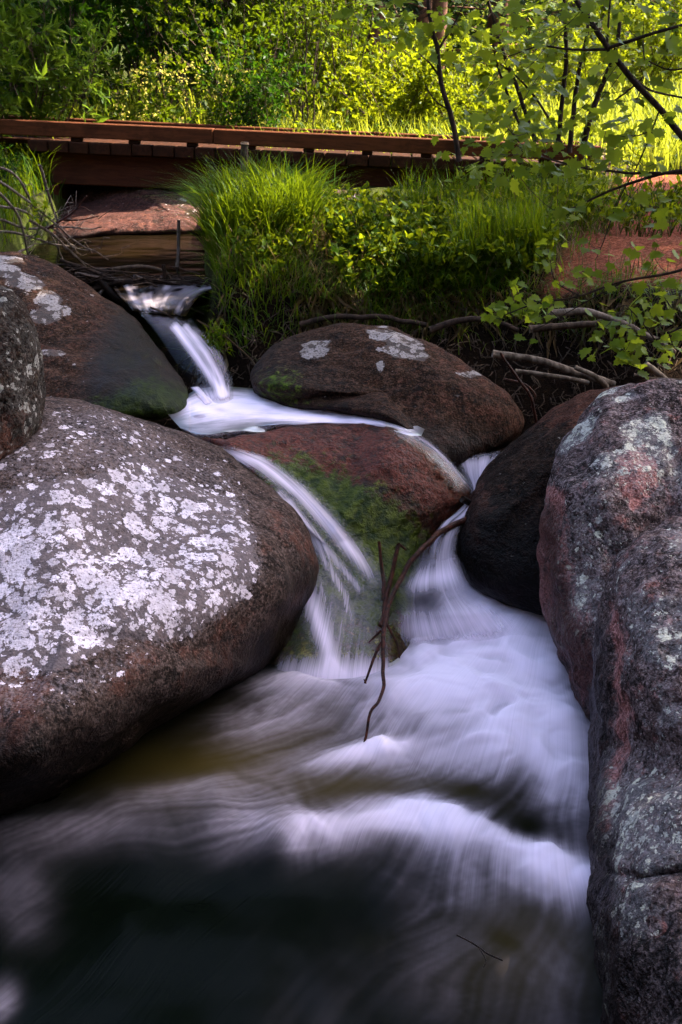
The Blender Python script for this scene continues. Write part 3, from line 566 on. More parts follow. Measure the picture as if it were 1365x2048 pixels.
sheet('spill_water', [(378, 774), (392, 790), (405, 812)], [(398, 772), (412, 786), (428, 808)], 14, 24, lambda px, py, s, t: np.interp(t, [0, 1], [5.12, 4.93]) - .03 * np.sin(s * np.pi),
      lambda px, py, s, t: (.75 * np.sin(s * np.pi), 0 * px), FALL, flowscale=(4, 1))
# --- pond behind the debris, and the shallow lip where it leaves
POND = water_mat('pond_water', (.003, .002, .001), (.009, .005, .002), fine=.2, rough=.09, gloss=.32)
px0 = np.linspace(-3.6, -.5, 90); py0 = np.linspace(6.9, 13.5, 150); XP, YP = np.meshgrid(px0, py0, indexing='ij')
zp = 1.05 + .006 * fbm(np.stack([XP * 3, YP * 9, 0 * XP], -1), 3, 8)
setting(mk('pond_water', np.stack([XP, YP, zp], -1), gridF(90, 150), POND, attrs={'foam': 0 * XP.ravel(), 'flow': np.stack([XP * 3, YP * 12, 0 * XP], -1).reshape(-1, 3), 'shallow': (.8 * gau(XP, YP, -1.4, 8.2, .5, .8)).ravel()}))
def lip_foam(px, py, s, t):
    f = .28 * np.clip(fbm(np.stack([s * 14, t * 3, 0 * s], -1), 3, 12), 0, 1) + .22 * gau(px, py, 300, 606, 40, 7) + .16 * gau(px, py, 390, 580, 45, 12, -5)
    return f, .6 + 0 * px
sheet('lip_water', [(200, 548), (225, 575), (245, 598), (268, 622)], [(455, 553), (445, 572), (400, 592), (372, 632)], 70, 50, None, lip_foam, POND, flowscale=(12, 2),
      zfun=lambda px, py, s, t: 1.062 - .055 * sstep(0, 1, t) + .012 * vnoise(np.stack([s * 11, t * 6, 0 * s], -1), 14))
# --- side channel on the right of the slab and its little fan
def side_foam(px, py, s, t): return .46 * np.sin(np.pi * np.clip(s, 0, 1)) ** .7 + .25 * vnoise(np.stack([s * 6, t * 3, 0 * s], -1), 6), 0 * px
sheet('channel_water', [(905, 915), (922, 945), (940, 985), (918, 1018), (880, 1050), (860, 1090), (850, 1140)], [(1010, 900), (990, 940), (974, 985), (955, 1020), (928, 1055), (918, 1100), (922, 1150)], 30, 90,
      lambda px, py, s, t: np.interp(t, [0, .3, .5, .75, 1], [4.7, 4.42, 4.26, 4.08, 3.92]) - .03 * np.sin(s * np.pi), side_foam, FALL, flowscale=(6, 1))
def fan_foam(px, py, s, t):
    f = .12 + .6 * gau(px, py, 850, 1160, 60, 14, -12) + .35 * gau(px, py, 905, 1130, 20, 60) - .2 * gau(px, py, 860, 1215, 36, 24) + .5 * sstep(.7, 1, t)
    ef = np.maximum(sstep(0, .3, s) * sstep(1, .65, s), sstep(.45, .75, t)); return (f + .5 * sstep(.5, .9, t)) * sstep(0, .15, t + .05) * ef, 0 * px
sheet('fan_water', [(835, 1080), (815, 1130), (785, 1180), (770, 1240), (765, 1310)], [(915, 1075), (930, 1120), (965, 1175), (1020, 1220), (1080, 1280)], 60, 60,
      lambda px, py, s, t: np.interp(t, [0, .3, .75, 1], [4.12, 3.95, 3.72, 3.66]) - .05 * np.sin(s * np.pi), fan_foam, FAN, flowscale=(22, 1.6), fade=.3)

# ------------------------------------------------------------------ footbridge
TIMBER = timber_mat('weathered_timber', (.13, .040, .016), (.07, .023, .010), (.018, .008, .004))
DECKT = timber_mat('deck_timber', (.045, .015, .007), (.022, .009, .005), (.008, .005, .003))
TOPT = timber_mat('dark_stringer_timber', (.07, .022, .011), (.04, .014, .008), (.012, .006, .004))
bl = atY(0, 253, 10.2); brr = atY(1192, 307, 9.9); ax = brr - bl; LB = np.linalg.norm(ax); ex = ax / LB
ey = np.cross((0, 0, 1.0), ex); ey /= np.linalg.norm(ey); ez = np.cross(ex, ey); RB = np.stack([ex, ey, ez], 1)
bridge = tag(empty('footbridge', bl), 'low weathered timber footbridge with a kerb beam crossing the pond', 'footbridge')
bridge.rotation_euler = mathutils.Matrix(RB.tolist()).to_euler()
_bm = {}
def beam(name, u0, u1, y0, y1, z0, z1, mat, along='x', parent=bridge, tilt=0, bev=.008):
    c = ((u0 + u1) / 2, (y0 + y1) / 2, (z0 + z1) / 2); d = (u1 - u0, y1 - y0, z1 - z0)
    if along == 'y': d = (d[1], d[0], d[2])
    key = tuple(np.round(d, 3)) + (mat.name,)
    if key not in _bm:
        V, Ff = box((0, 0, 0), d, bev=bev); o = mk(name, V, Ff, mat, parent, smooth=False); _bm[key] = o.data
    else: o = link(bpy.data.objects.new(name, _bm[key]), parent)
    o.location = c; o.rotation_euler = (0, tilt, R(90) if along == 'y' else 0); return o
JT = float(np.dot(atY(427, 272, 10.1) - bl, ex)); bridge.scale = (1, 1, 1.08)
for y0 in (0, 1.15):
    beam('kerb_beam', -1.2, JT - .003, y0, y0 + .14, -.065, .062, TIMBER); beam('kerb_beam', JT + .003, LB + .05, y0 + .004, y0 + .145, -.068, .060, TIMBER)
    u = .72
    while u < LB: beam('spacer_block', u - .05, u + .05, y0 + .02, y0 + .12, -.1, -.065, DECKT); u += .56
u = .26; k = 0
while u < LB - .1:
    wd = .185 + .02 * random.random(); j = .012 * random.random()
    beam('deck_plank', u, u + wd, -.02 + j, 1.31 - j, -.198 + .006 * random.random(), -.1, DECKT, 'y'); u += wd + .012; k += 1
for y0 in (.10, 1.02): beam('stringer', .42, LB - .3, y0, y0 + .14, -.47, -.2, TOPT)
beam('end_sill', .2, .5, -.05, 1.35, -.62, -.475, TOPT)
beam('end_sill', LB - .6, LB - .3, -.05, 1.35, -.62, -.475, TOPT)
beam('approach_board', -1.2, .24, .16, 1.1, -.14, -.1, DECKT)

# ------------------------------------------------------------------ plant kit
def unit(v): return v / (np.linalg.norm(v, axis=-1, keepdims=True) + 1e-9)
LEAF5 = (np.array([[0, 0, 0], [-.5, .42, .10], [0, .5, 0], [.5, .42, .10], [0, 1, -.08]]), np.array([(0, 2, 1), (0, 3, 2), (1, 2, 4), (2, 3, 4)]))
_half = [(.14, -.06), (.36, -.02), (.30, .12), (.52, .22), (.40, .33), (.50, .52), (.30, .50), (.22, .58), (.24, .74), (.10, .80)]
_o = [(0, .02)] + _half + [(0, 1.0)] + [(-x, y) for x, y in _half[::-1]]
_rim = np.array([(x, y, .14 * abs(x) - .10 * y * y) for x, y in _o]); _c = np.array([(0, .36, -.02)])
LOBED = (np.vstack([_rim, _c]), np.array([(len(_rim), (i + 1) % len(_rim), i) for i in range(len(_rim))])[:, ::-1])
_t = [(0, 0), (.22, .12), (.42, .34), (.40, .58), (.22, .82), (0, 1)]; _t2 = _t + [(-x, y) for x, y in _t[1:-1][::-1]]
_rim2 = np.array([(x, y, .22 * abs(x) - .12 * y * y) for x, y in _t2])
OVATE = (np.vstack([_rim2, [[0, .45, 0]]]), np.array([(len(_rim2), (i + 1) % len(_rim2), i) for i in range(len(_rim2))])[:, ::-1])
def leaves(pos, d, up, ln, wd, tmpl=LEAF5, rnd=None):
    pos = np.asarray(pos, float); n = len(pos); d = unit(np.asarray(d, float)); x = unit(np.cross(d, up)); z = np.cross(x, d)
    T, Fc = tmpl; ln = np.broadcast_to(ln, (n,)); wd = np.broadcast_to(wd, (n,))
    V = pos[:, None] + x[:, None] * (T[None, :, 0, None] * wd[:, None, None]) + d[:, None] * (T[None, :, 1, None] * ln[:, None, None]) + z[:, None] * (T[None, :, 2, None] * ln[:, None, None])
    Fa = (Fc[None] + (np.arange(n) * len(T))[:, None, None]).reshape(-1, 3)
    r = np.repeat(rng.random(n) if rnd is None else rnd, len(T))
    return V.reshape(-1, 3), Fa, r
def rdir(n, zb=0.0): v = rng.normal(size=(n, 3)); v[:, 2] += zb; return unit(v)
def tubes(mb, P, rad, sides=4):
    """many thin tubes at once: P (n,k,3), rad (n,k)"""
    n, k, _ = P.shape; T = unit(np.gradient(P, axis=1)); A = unit(np.cross(T, np.array([.31, .17, .93]))); B = np.cross(T, A)
    th = np.linspace(0, 2 * np.pi, sides, endpoint=False)
    V = P[:, :, None] + rad[:, :, None, None] * (np.cos(th)[None, None, :, None] * A[:, :, None] + np.sin(th)[None, None, :, None] * B[:, :, None])
    Fq = gridF(k, sides, True)[:, ::-1]; Ft = np.vstack([Fq[:, [0, 1, 2]], Fq[:, [0, 2, 3]]])
    mb.add(V.reshape(-1, 3), (Ft[None] + (np.arange(n) * k * sides)[:, None, None]).reshape(-1, 3))
def shrub_geo(stems=9, h=2.0, spread=.8, twigs=16, lpt=14, ll=.07, lw=.024, tlen=.45, tmpl=LEAF5, stem_r=.012, lean=(0, 0), low=.15):
    n = stems; k = 9; t = np.linspace(0, 1, k)
    a = rng.random(n) * 2 * np.pi; out = np.stack([np.cos(a), np.sin(a)], -1) * spread * (.25 + .75 * rng.random(n))[:, None] + np.array(lean)
    hh = h * (.65 + .35 * rng.random(n)); b = np.stack([np.cos(a), np.sin(a)], -1) * .08
    P = np.zeros((n, k, 3)); P[..., :2] = b[:, None] + out[:, None] * (t ** 1.3)[None, :, None]; P[..., 2] = hh[:, None] * t[None] 
    P += np.cumsum(rng.normal(size=(n, k, 3)), 1) * .018 * h * np.array([1, 1, .3]) * (t > 0)[None, :, None]
    wood = MB(); tubes(wood, P, stem_r * (1.05 - .85 * t)[None] * (.7 + .5 * rng.random(n))[:, None], 5)
    q = n * twigs; si = np.repeat(np.arange(n), twigs); tt = low + (1 - low) * rng.random(q) ** .8; f = tt * (k - 1); i0 = np.minimum(f.astype(int), k - 2); fr = (f - i0)[:, None]
    base = P[si, i0] * (1 - fr) + P[si, i0 + 1] * fr; sd = unit(P[si, i0 + 1] - P[si, i0])
    dr = unit(sd * .5 + rdir(q, .25) * .9); tl = tlen * (.5 + .7 * rng.random(q)); m = 5; u = np.linspace(0, 1, m)
    TP = base[:, None] + dr[:, None] * (tl[:, None] * u[None])[..., None]; TP[..., 2] += (-.12 * tl[:, None] * u[None] ** 2)
    TP += np.cumsum(rng.normal(size=TP.shape), 1) * .012 * (u > 0)[None, :, None]
    tubes(wood, TP, .0035 * (1.1 - .8 * u)[None] * np.ones((q, 1)), 3)
    L = q * lpt; ti = np.repeat(np.arange(q), lpt); uu = .12 + .88 * rng.random(L); f = uu * (m - 1); i0 = np.minimum(f.astype(int), m - 2); fr = (f - i0)[:, None]
    pos = TP[ti, i0] * (1 - fr) + TP[ti, i0 + 1] * fr; dl = unit(dr[ti] * .7 + rdir(L, .1) * .9)
    sc = .6 + .6 * rng.random(L); clump = rng.random(q)
    V, Fa, r = leaves(pos, dl, unit(rdir(L, 1.2)), ll * sc, lw * sc, tmpl, np.clip(.65 * clump[ti] + .35 * rng.random(L), 0, 1))
    lf = MB(); lf.add(V, Fa, r); return wood, lf
BARK = bark_mat('shrub_bark', (.03, .02, .014), (.10, .065, .045)); BARKD = bark_mat('dark_bark', (.016, .010, .008), (.055, .032, .022), 40)
DEADW = bark_mat('dead_wood', (.07, .048, .036), (.20, .15, .125), 50); REDW = bark_mat('red_wet_wood', (.009, .0035, .0025), (.08, .022, .013), 60, .5); BLACKW = bark_mat('black_wet_wood', (.006, .005, .004), (.035, .018, .012), 60, .4)
ROOTW = bark_mat('grey_root_wood', (.05, .034, .025), (.20, .155, .125), 24); PINEB = bark_mat('pine_bark', (.05, .022, .014), (.17, .075, .045), 12)
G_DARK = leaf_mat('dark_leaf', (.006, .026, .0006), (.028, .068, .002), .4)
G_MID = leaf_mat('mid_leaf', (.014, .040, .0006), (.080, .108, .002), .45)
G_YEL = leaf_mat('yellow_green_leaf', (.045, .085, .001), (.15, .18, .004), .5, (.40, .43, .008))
G_WIL = leaf_mat('willow_leaf', (.014, .048, .002), (.095, .14, .008), .42)
G_MAP = leaf_mat('undergrowth_leaf', (.014, .052, .001), (.09, .14, .003), .5, (.34, .36, .008)); G_MAP2 = leaf_mat('maple_leaf', (.04, .09, .004), (.16, .21, .012), .5, (.42, .46, .02))
G_GRASS = leaf_mat('grass_blade', (.008, .038, .0006), (.065, .115, .002), .42, (.26, .32, .006))
G_MEAD = leaf_mat('meadow_grass', (.08, .12, .006), (.20, .23, .015), .45, (.5, .5, .03))
G_DRY = leaf_mat('dry_grass', (.05, .028, .012), (.17, .105, .045), .3, (.3, .2, .08))
G_FLOW = leaf_mat('pale_blossom', (.30, .27, .05), (.50, .42, .08), .4, (.6, .5, .1)); G_ORG = leaf_mat('orange_leaf', (.45, .09, .01), (.60, .30, .02), .4, (.7, .3, .02))
G_PINE = leaf_mat('pine_needle', (.008, .022, .006), (.028, .050, .012), .15)

protos = {}
def proto(key, **kw):
    mat = kw.pop('mat'); wood, lf = shrub_geo(**kw)
    a = wood.build('stems', BARK); b = lf.build('crown', mat); protos[key] = (a.data, b.data)
    for o in (a, b): bpy.data.objects.remove(o)
proto('willow', mat=G_WIL, stems=10, h=1.9, spread=.9, twigs=16, lpt=13, ll=.15, lw=.042)
proto('dense', mat=G_MID, stems=12, h=2.1, spread=.9, twigs=16, lpt=14, ll=.085, lw=.045, low=.05)
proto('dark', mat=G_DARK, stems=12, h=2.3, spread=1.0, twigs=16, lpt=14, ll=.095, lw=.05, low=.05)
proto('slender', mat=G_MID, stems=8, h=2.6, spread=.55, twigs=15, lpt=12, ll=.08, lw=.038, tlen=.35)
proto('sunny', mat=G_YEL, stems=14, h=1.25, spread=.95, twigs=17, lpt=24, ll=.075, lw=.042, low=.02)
def plant(key, x, y, label, sc=1.0, rz=None, name='shrub', cat='shrub', group=None, z=None, sz=1.0):
    e = empty(name, (x, y, (float(ground_z(x, y)) if z is None else z) - .03)); e.scale = (sc, sc, sc * sz); e.rotation_euler = (0, 0, rng.random() * 6.28 if rz is None else rz)
    link(bpy.data.objects.new('stems', protos[key][0]), e); link(bpy.data.objects.new('crown', protos[key][1]), e)
    return tag(e, label, cat, group)
def xat(px, Y): return float(atY(px, 230, Y)[0])

# ------------------------------------------------------------------ shrubs beyond the bridge
plant('dark', xat(-15, 8.9), 8.9, 'low dark bush overhanging the pond on the left bank in front of the bridge', .30, 1.2, sz=.75)
plant('willow', xat(45, 11.0), 11.0, 'narrow-leaved pale green willow shrub at the left end of the footbridge', 1.0, .3)
plant('willow', xat(-120, 10.6), 10.6, 'willow shrub cut by the left edge of the picture above the bridge', 1.0, 2.0)
b_ = plant('dense', xat(385, 12.4), 12.4, 'bush with pale yellow blossom behind the middle of the bridge', 1.0, 1.0)
fp = rdir(120, .5) * np.array([.95, .95, .7]) * (.75 + .3 * rng.random(120))[:, None] + np.array([0, 0, 1.25])
fm = MB(); fv = leaves(np.repeat(fp, 7, 0) + rng.normal(size=(840, 3)) * .028, rdir(840), rdir(840), .034, .028, OVATE); fm.add(*fv); fm.build('blossom', G_FLOW, b_)
plant('dark', xat(505, 11.6), 11.6, 'low dark green bush close behind the bridge kerb', .62, .5)
plant('slender', xat(600, 12.6), 12.6, 'tall slender bush with thin stems right of the blossoming bush', 1.0, 2.2)
plant('slender', xat(700, 13.6), 13.6, 'light green upright bush beside the sunny clearing', .95, 4.0)
plant('dense', xat(240, 13.0), 13.0, 'shaded bush between the willow and the blossoming bush', .95, 3.1)
plant('dense', xat(495, 14.0), 14.0, 'round bush behind the blossoming bush', 1.1, 5.1)
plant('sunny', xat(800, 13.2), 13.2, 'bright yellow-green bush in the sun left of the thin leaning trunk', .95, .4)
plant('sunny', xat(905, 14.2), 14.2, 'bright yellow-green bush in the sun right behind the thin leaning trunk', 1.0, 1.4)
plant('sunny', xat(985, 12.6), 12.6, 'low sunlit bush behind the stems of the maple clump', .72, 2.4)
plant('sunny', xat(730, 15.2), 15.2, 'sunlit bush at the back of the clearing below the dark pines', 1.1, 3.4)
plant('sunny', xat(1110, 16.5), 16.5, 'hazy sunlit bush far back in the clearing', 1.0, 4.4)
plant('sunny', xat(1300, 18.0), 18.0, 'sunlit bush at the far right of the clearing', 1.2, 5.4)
GT = 'bushes of the thicket that closes the view behind the bridge'
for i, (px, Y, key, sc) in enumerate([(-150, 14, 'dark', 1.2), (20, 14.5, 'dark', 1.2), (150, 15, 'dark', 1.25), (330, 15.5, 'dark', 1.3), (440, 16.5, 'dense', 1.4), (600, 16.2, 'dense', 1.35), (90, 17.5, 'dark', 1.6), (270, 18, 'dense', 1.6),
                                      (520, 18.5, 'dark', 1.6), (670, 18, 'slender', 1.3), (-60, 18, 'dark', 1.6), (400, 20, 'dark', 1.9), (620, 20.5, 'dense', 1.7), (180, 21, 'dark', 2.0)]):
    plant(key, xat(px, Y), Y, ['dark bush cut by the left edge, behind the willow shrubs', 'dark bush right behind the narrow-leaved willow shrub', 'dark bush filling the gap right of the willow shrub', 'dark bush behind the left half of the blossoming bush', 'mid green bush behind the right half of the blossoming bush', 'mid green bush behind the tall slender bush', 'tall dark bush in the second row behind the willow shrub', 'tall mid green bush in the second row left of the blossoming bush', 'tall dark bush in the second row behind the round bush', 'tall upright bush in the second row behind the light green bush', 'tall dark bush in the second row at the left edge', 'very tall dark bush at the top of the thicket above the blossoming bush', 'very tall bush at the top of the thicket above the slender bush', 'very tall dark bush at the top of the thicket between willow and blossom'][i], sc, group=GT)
GT2 = 'bushes at the wood edge behind the clearing'
for i, (px, Y, key, sc) in enumerate([(900, 21, 'dense', 1.0), (1020, 22, 'dense', 1.3), (1180, 23, 'dense', 1.4), (1340, 22.5, 'sunny', 1.6), (1480, 20, 'dense', 1.5), (1260, 26, 'dark', 1.9), (1420, 26, 'dark', 2.0)]):
    plant(key, xat(px, Y), Y, ['small bush at the wood edge right of the reddish pine trunk', 'bush at the wood edge behind the leftmost maple stems', 'bush at the wood edge behind the rightmost maple stems', 'yellow-green bush at the wood edge behind the slanting maple branch', 'bush at the wood edge just outside the right side', 'dark bush deepest in the wood behind the clearing', 'dark bush deep in the wood at the upper right corner'][i], sc, group=GT2)

# pines on the slope: trunks and dark drooping boughs
def pine(px, Y, h, r, label, clear=.12, full=1.0):
    x = xat(px, Y); z0 = float(ground_z(x, Y)) - .1; e = empty('pine_tree', (x, Y, z0))
    k = np.linspace(0, 1, 14); P = np.stack([.05 * np.sin(k * 5), .05 * np.cos(k * 4), k * h], -1)
    tb = MB(); tb.add(*tube(P, r * (1.1 - k), 12)); 
    nb = int(75 * full); zt = clear + (1 - clear) * rng.random(nb) ** 1.1; a = rng.random(nb) * 6.283; Lb = (1 - zt) * h * .30 + .4
    u = np.linspace(0, 1, 6); dirn = np.stack([np.cos(a), np.sin(a), 0 * a], -1)
    BP = np.stack([0 * zt, 0 * zt, zt * h], -1)[:, None] + dirn[:, None] * (Lb[:, None] * u)[..., None]; BP[..., 2] += (.1 * Lb[:, None] * u - .35 * Lb[:, None] * u ** 2)
    tubes(tb, BP, .02 * (1.1 - u)[None] * np.ones((nb, 1)), 4); tb.build('trunk', PINEB, e)
    m = 60; bi = np.repeat(np.arange(nb), m); uu = .15 + .85 * rng.random(nb * m); f_ = uu * 5; i0 = np.minimum(f_.astype(int), 4); fr = (f_ - i0)[:, None]
    pos = BP[bi, i0] * (1 - fr) + BP[bi, i0 + 1] * fr + rng.normal(size=(nb * m, 3)) * .05
    cr = MB(); cr.add(*leaves(pos, unit(dirn[bi] + rdir(nb * m, -.3) * 1.1), rdir(nb * m, 1), .22 * (.6 + .7 * rng.random(nb * m)), .07, LEAF5)); cr.build('crown', G_PINE, e)
    return tag(e, label, 'pine tree')
pine(868, 17.0, 9, .13, 'pine with a bare reddish trunk behind the thin leaning sapling', .42, .7)
pine(745, 19.5, 12, .2, 'dark pine above the back of the clearing, left of the reddish trunk', .04)
pine(985, 20.5, 12, .2, 'dark pine above the back of the clearing, right of the reddish trunk', .04)
pine(835, 20.5, 12, .2, 'dark pine straight above the thin leaning sapling', .04)
pine(650, 18.8, 12, .2, 'dark pine in the thicket behind the slender bushes', .1)
pine(300, 19, 12, .2, 'dark pine rising behind the blossoming bush', .1)
pine(60, 19, 12, .2, 'dark pine rising behind the willow shrub', .1)

# tall unseen cottonwoods, placed so their crowns shade the stream and block sky
def shade_tree(x, y, h, cr, cz, label, n=5200, lean=(0, 0)):
    z0 = float(ground_z(x, y)) - .1; e = empty('unseen_cottonwood', (x, y, z0)); tb = MB()
    k = np.linspace(0, 1, 10); tb.add(*tube(np.stack([lean[0] * k ** 2, lean[1] * k ** 2, k * h * .8], -1), .2 * (1.15 - k), 12))
    c0 = np.array([lean[0], lean[1], cz]); nb = 26; d_ = rdir(nb, .2); u = np.linspace(0, 1, 6)
    root = np.stack([lean[0] * (.5 * np.ones(nb)), lean[1] * (.5 * np.ones(nb)), np.full(nb, h * .5)], -1)
    tip = c0 + d_ * np.array(cr) * .8; BP = root[:, None] * (1 - u)[None, :, None] + tip[:, None] * u[None, :, None]
    tubes(tb, BP, .06 * (1.1 - u)[None] * np.ones((nb, 1)), 5); tb.build('trunk', BARK, e)
    cc = c0 + rdir(110) * np.array(cr) * (rng.random(110) ** .45)[:, None] * .95; ci = rng.integers(0, 110, n)
    pos = cc[ci] + rng.normal(size=(n, 3)) * .38
    lf = MB(); lf.add(*leaves(pos, rdir(n, -.2), rdir(n, .6), .20, .17, OVATE)); lf.build('crown', G_MID, e)
    return tag(e, label, 'tree')
shade_tree(5.6, 5.2, 9, (2.6, 2.7, 1.7), 7.0, 'cottonwood standing outside the view on the right whose crown shades the rapids', 15000, (-1.2, 0))
shade_tree(4.5, 9.2, 9, (1.5, 2.2, 1.3), 7.0, 'unseen cottonwood added beside the path to shade the left bank', 6500, (-2.7, -.6))
shade_tree(8.6, 9.6, 9, (1.9, 1.7, 1.4), 7.0, 'unseen cottonwood added beyond the path to shade it', 5000, (-1.2, 0))
shade_tree(7.0, 1.8, 9, (2.6, 2.2, 1.7), 7.0, 'unseen cottonwood added beside the viewer on the right to shade the rapids', 7000, (-1, 0))
shade_tree(-4.8, 13.2, 9, (3.6, 2.6, 1.6), 6.8, 'cottonwood standing outside the view on the left whose crown shades the thicket', 12000, (3.4, 0))
shade_tree(-4.5, -2.5, 9, (3.0, 2.6, 2.2), 6.0, 'unseen cottonwood added behind the viewer on the left to block low sky', 5000, (0, 0))
shade_tree(3.5, -4.5, 9, (3.2, 2.6, 2.2), 6.2, 'unseen cottonwood added behind the viewer on the right to block low sky', 5000, (0, 0))

# ------------------------------------------------------------------ grass and undergrowth
def blades(pos, h, lean, wd, droop=.35):
    n = len(pos); a = rng.random(n) * 6.283; d = np.stack([np.cos(a), np.sin(a), 0 * a], -1); s = np.stack([-np.sin(a), np.cos(a), 0 * a], -1)
    k = np.array([0, .35, .7, 1.0]); lean = np.broadcast_to(lean, (n,)); h = np.broadcast_to(h, (n,)); wd = np.broadcast_to(wd, (n,))
    C = pos[:, None] + d[:, None] * (lean * h)[:, None, None] * (k ** 2)[None, :, None]; C[..., 2] += h[:, None] * (k - droop * np.minimum(lean, 1.6)[:, None] * k ** 3 * .8)
    wk = np.array([.8, 1, .7, 0]); V = np.zeros((n, 7, 3))
    for q in range(3): V[:, 2 * q] = C[:, q] - s * (wd * wk[q])[:, None] / 2; V[:, 2 * q + 1] = C[:, q] + s * (wd * wk[q])[:, None] / 2
    V[:, 6] = C[:, 3]; Fc = np.array([(0, 1, 3), (0, 3, 2), (2, 3, 5), (2, 5, 4), (4, 5, 6)])
    return V.reshape(-1, 3), (Fc[None] + (np.arange(n) * 7)[:, None, None]).reshape(-1, 3), np.repeat(rng.random(n), 7)
def scatter(n, x0, x1, y0, y1, dens=None):
    x = x0 + (x1 - x0) * rng.random(n); y = y0 + (y1 - y0) * rng.random(n); keep = pondmask(x, y) < .25
    keep &= rng.random(n) > .93 * polymask(x, y, [(1.25, 6.1), (2.6, 6.0), (3.6, 7.2), (4.4, 9), (4.5, 11.5), (3.2, 11.3), (2.5, 9.6), (1.9, 7.6)], .3)
    if dens is not None: keep &= rng.random(n) < dens(x, y)
    x, y = x[keep], y[keep]; return np.stack([x, y, ground_z(x, y) - .01], -1)
patch = lambda x, y: np.clip(.55 + .9 * fbm(np.stack([x * 1.7, y * 1.7, 0 * x], -1), 2, 55), .05, 1)
g1 = MB(); hm = lambda p: np.interp(p[:, 0], [-.95, -.75, -.3, -.1, .2, .6, .8, 1.3, 1.8], [.8, 1.2, 1.0, .35, .3, .4, .75, .75, .5])
p = scatter(14000, -1.05, 2.0, 6.08, 9.2, patch); hh = (.08 + .22 * rng.random(len(p)) ** 1.6) * hm(p) * (.6 + .8 * patch(p[:, 0] * 2.3, p[:, 1] * 2.3)); g1.add(*blades(p, hh, .25 + .6 * rng.random(len(p)), .006))
p = scatter(2600, -.85, -.2, 6.7, 7.7); g1.add(*blades(p, .25 + .36 * rng.random(len(p)) ** 1.4, .25 + .9 * rng.random(len(p)), .009))
p = scatter(3600, -1.0, -.05, 6.5, 8.4, patch); g1.add(*blades(p, (.10 + .36 * rng.random(len(p)) ** 1.3) * (.5 + .8 * patch(p[:, 0] * 2, p[:, 1] * 2)), .2 + .9 * rng.random(len(p)), .009))
p = scatter(1000, .75, 1.35, 6.35, 7.0); g1.add(*blades(p, .26 + .26 * rng.random(len(p)), .1 + .3 * rng.random(len(p)), .007))
p = scatter(2400, .5, 2.2, 7.6, 9.0, patch); g1.add(*blades(p, .12 + .38 * rng.random(len(p)) ** 1.5, .2 + .4 * rng.random(len(p)), .008))
p = scatter(3800, -4.6, -2.2, 6.2, 10.5); g1.add(*blades(p, .22 + .3 * rng.random(len(p)), .3 + .6 * rng.random(len(p)), .009))
p = scatter(900, -1.15, -.85, 6.9, 8.6, None); g1.add(*blades(p, .3 + .25 * rng.random(len(p)), .7 + .7 * rng.random(len(p)), .008, .5))
p = scatter(2600, -.95, 1.9, 5.82, 6.35, patch); g1.add(*blades(p, .12 + .20 * rng.random(len(p)), .5 + 1.2 * rng.random(len(p)), .006, .5))
setting(g1.build('bank_grass', G_GRASS), 'stuff', 'long green grass growing over the stream bank')
g2 = MB()
p = scatter(15000, -6, 9, 10.6, 15, None); g2.add(*blades(p, .3 + .35 * rng.random(len(p)), .2 + .5 * rng.random(len(p)), .014))
p = scatter(13000, -9, 16, 14, 26, lambda x, y: np.where(y > 17.5, (x > 3.0) * 1.0, 1.0)); g2.add(*blades(p, .4 + .45 * rng.random(len(p)), .2 + .5 * rng.random(len(p)), .026))
setting(g2.build('meadow_grass', G_MEAD), 'stuff', 'tall sunlit grass in the clearing behind the bridge')
# dry grass hanging over the edge of the bank
n = 1500; bx = -.85 + 3.4 * rng.random(n); by = 5.98 + .12 * np.sin(bx * 2.1 + .6) + .22 * rng.random(n) - np.where(bx > 1, .28 * np.clip(bx - 1, 0, 1.5), 0); bz = ground_z(bx, by) + .02
g3 = MB(); dd = unit(np.stack([rng.normal(size=n) * .5, -np.ones(n) * .6, -.3 - 1.0 * rng.random(n)], -1))
cl = (fbm(np.stack([bx * 3, by * 0, 0 * bx], -1), 2, 61) > -.25); pos = np.stack([bx, by, bz], -1)[cl]; dd = dd[cl]
g3.add(*leaves(pos, dd, rdir(len(pos), .6), .10 + .18 * rng.random(len(pos)), .004, LEAF5))
g4 = MB(); g4.add(*blades(pos[::2] + np.array([0, .02, 0]), .12 + .16 * rng.random(len(pos[::2])), 1.0 + 1.2 * rng.random(len(pos[::2])), .006, .7)); setting(g4.build('edge_grass', G_GRASS), 'stuff', 'green grass bending over the edge of the bank')
p = scatter(700, -.9, 2.2, 6.2, 8.4); g3.add(*blades(p, .18 + .26 * rng.random(len(p)), .3 + .9 * rng.random(len(p)), .005))
p = scatter(2600, -.9, 2.6, 6.1, 7.4); g3.add(*blades(p, .10 + .16 * rng.random(len(p)), .6 + .8 * rng.random(len(p)), .005))
setting(g3.build('dry_grass', G_DRY), 'stuff', 'dry straw-coloured grass hanging over the bank edge')
# broad-leaved undergrowth
u1 = MB(); us = MB()
def tuft(x, y, h, nl, ll):
    z = float(ground_z(x, y)); m = 4; a = rng.random(m) * 6.28; u = np.linspace(0, 1, 5)
    P = np.zeros((m, 5, 3)); P[..., 0] = x + (np.cos(a) * h * .45)[:, None] * u ** 1.3; P[..., 1] = y + (np.sin(a) * h * .45)[:, None] * u ** 1.3; P[..., 2] = z + (h * (.7 + .3 * rng.random(m)))[:, None] * u
    tubes(us, P, .003 * np.ones((m, 5)), 3); si = rng.integers(0, m, nl); t = .3 + .7 * rng.random(nl); f_ = t * 4; i0 = np.minimum(f_.astype(int), 3); fr = (f_ - i0)[:, None]
    pos = P[si, i0] * (1 - fr) + P[si, i0 + 1] * fr; sc = .6 + .6 * rng.random(nl)
    u1.add(*leaves(pos, rdir(nl, .15), unit(rdir(nl, 2.2)), ll * sc, ll * .62 * sc, OVATE))
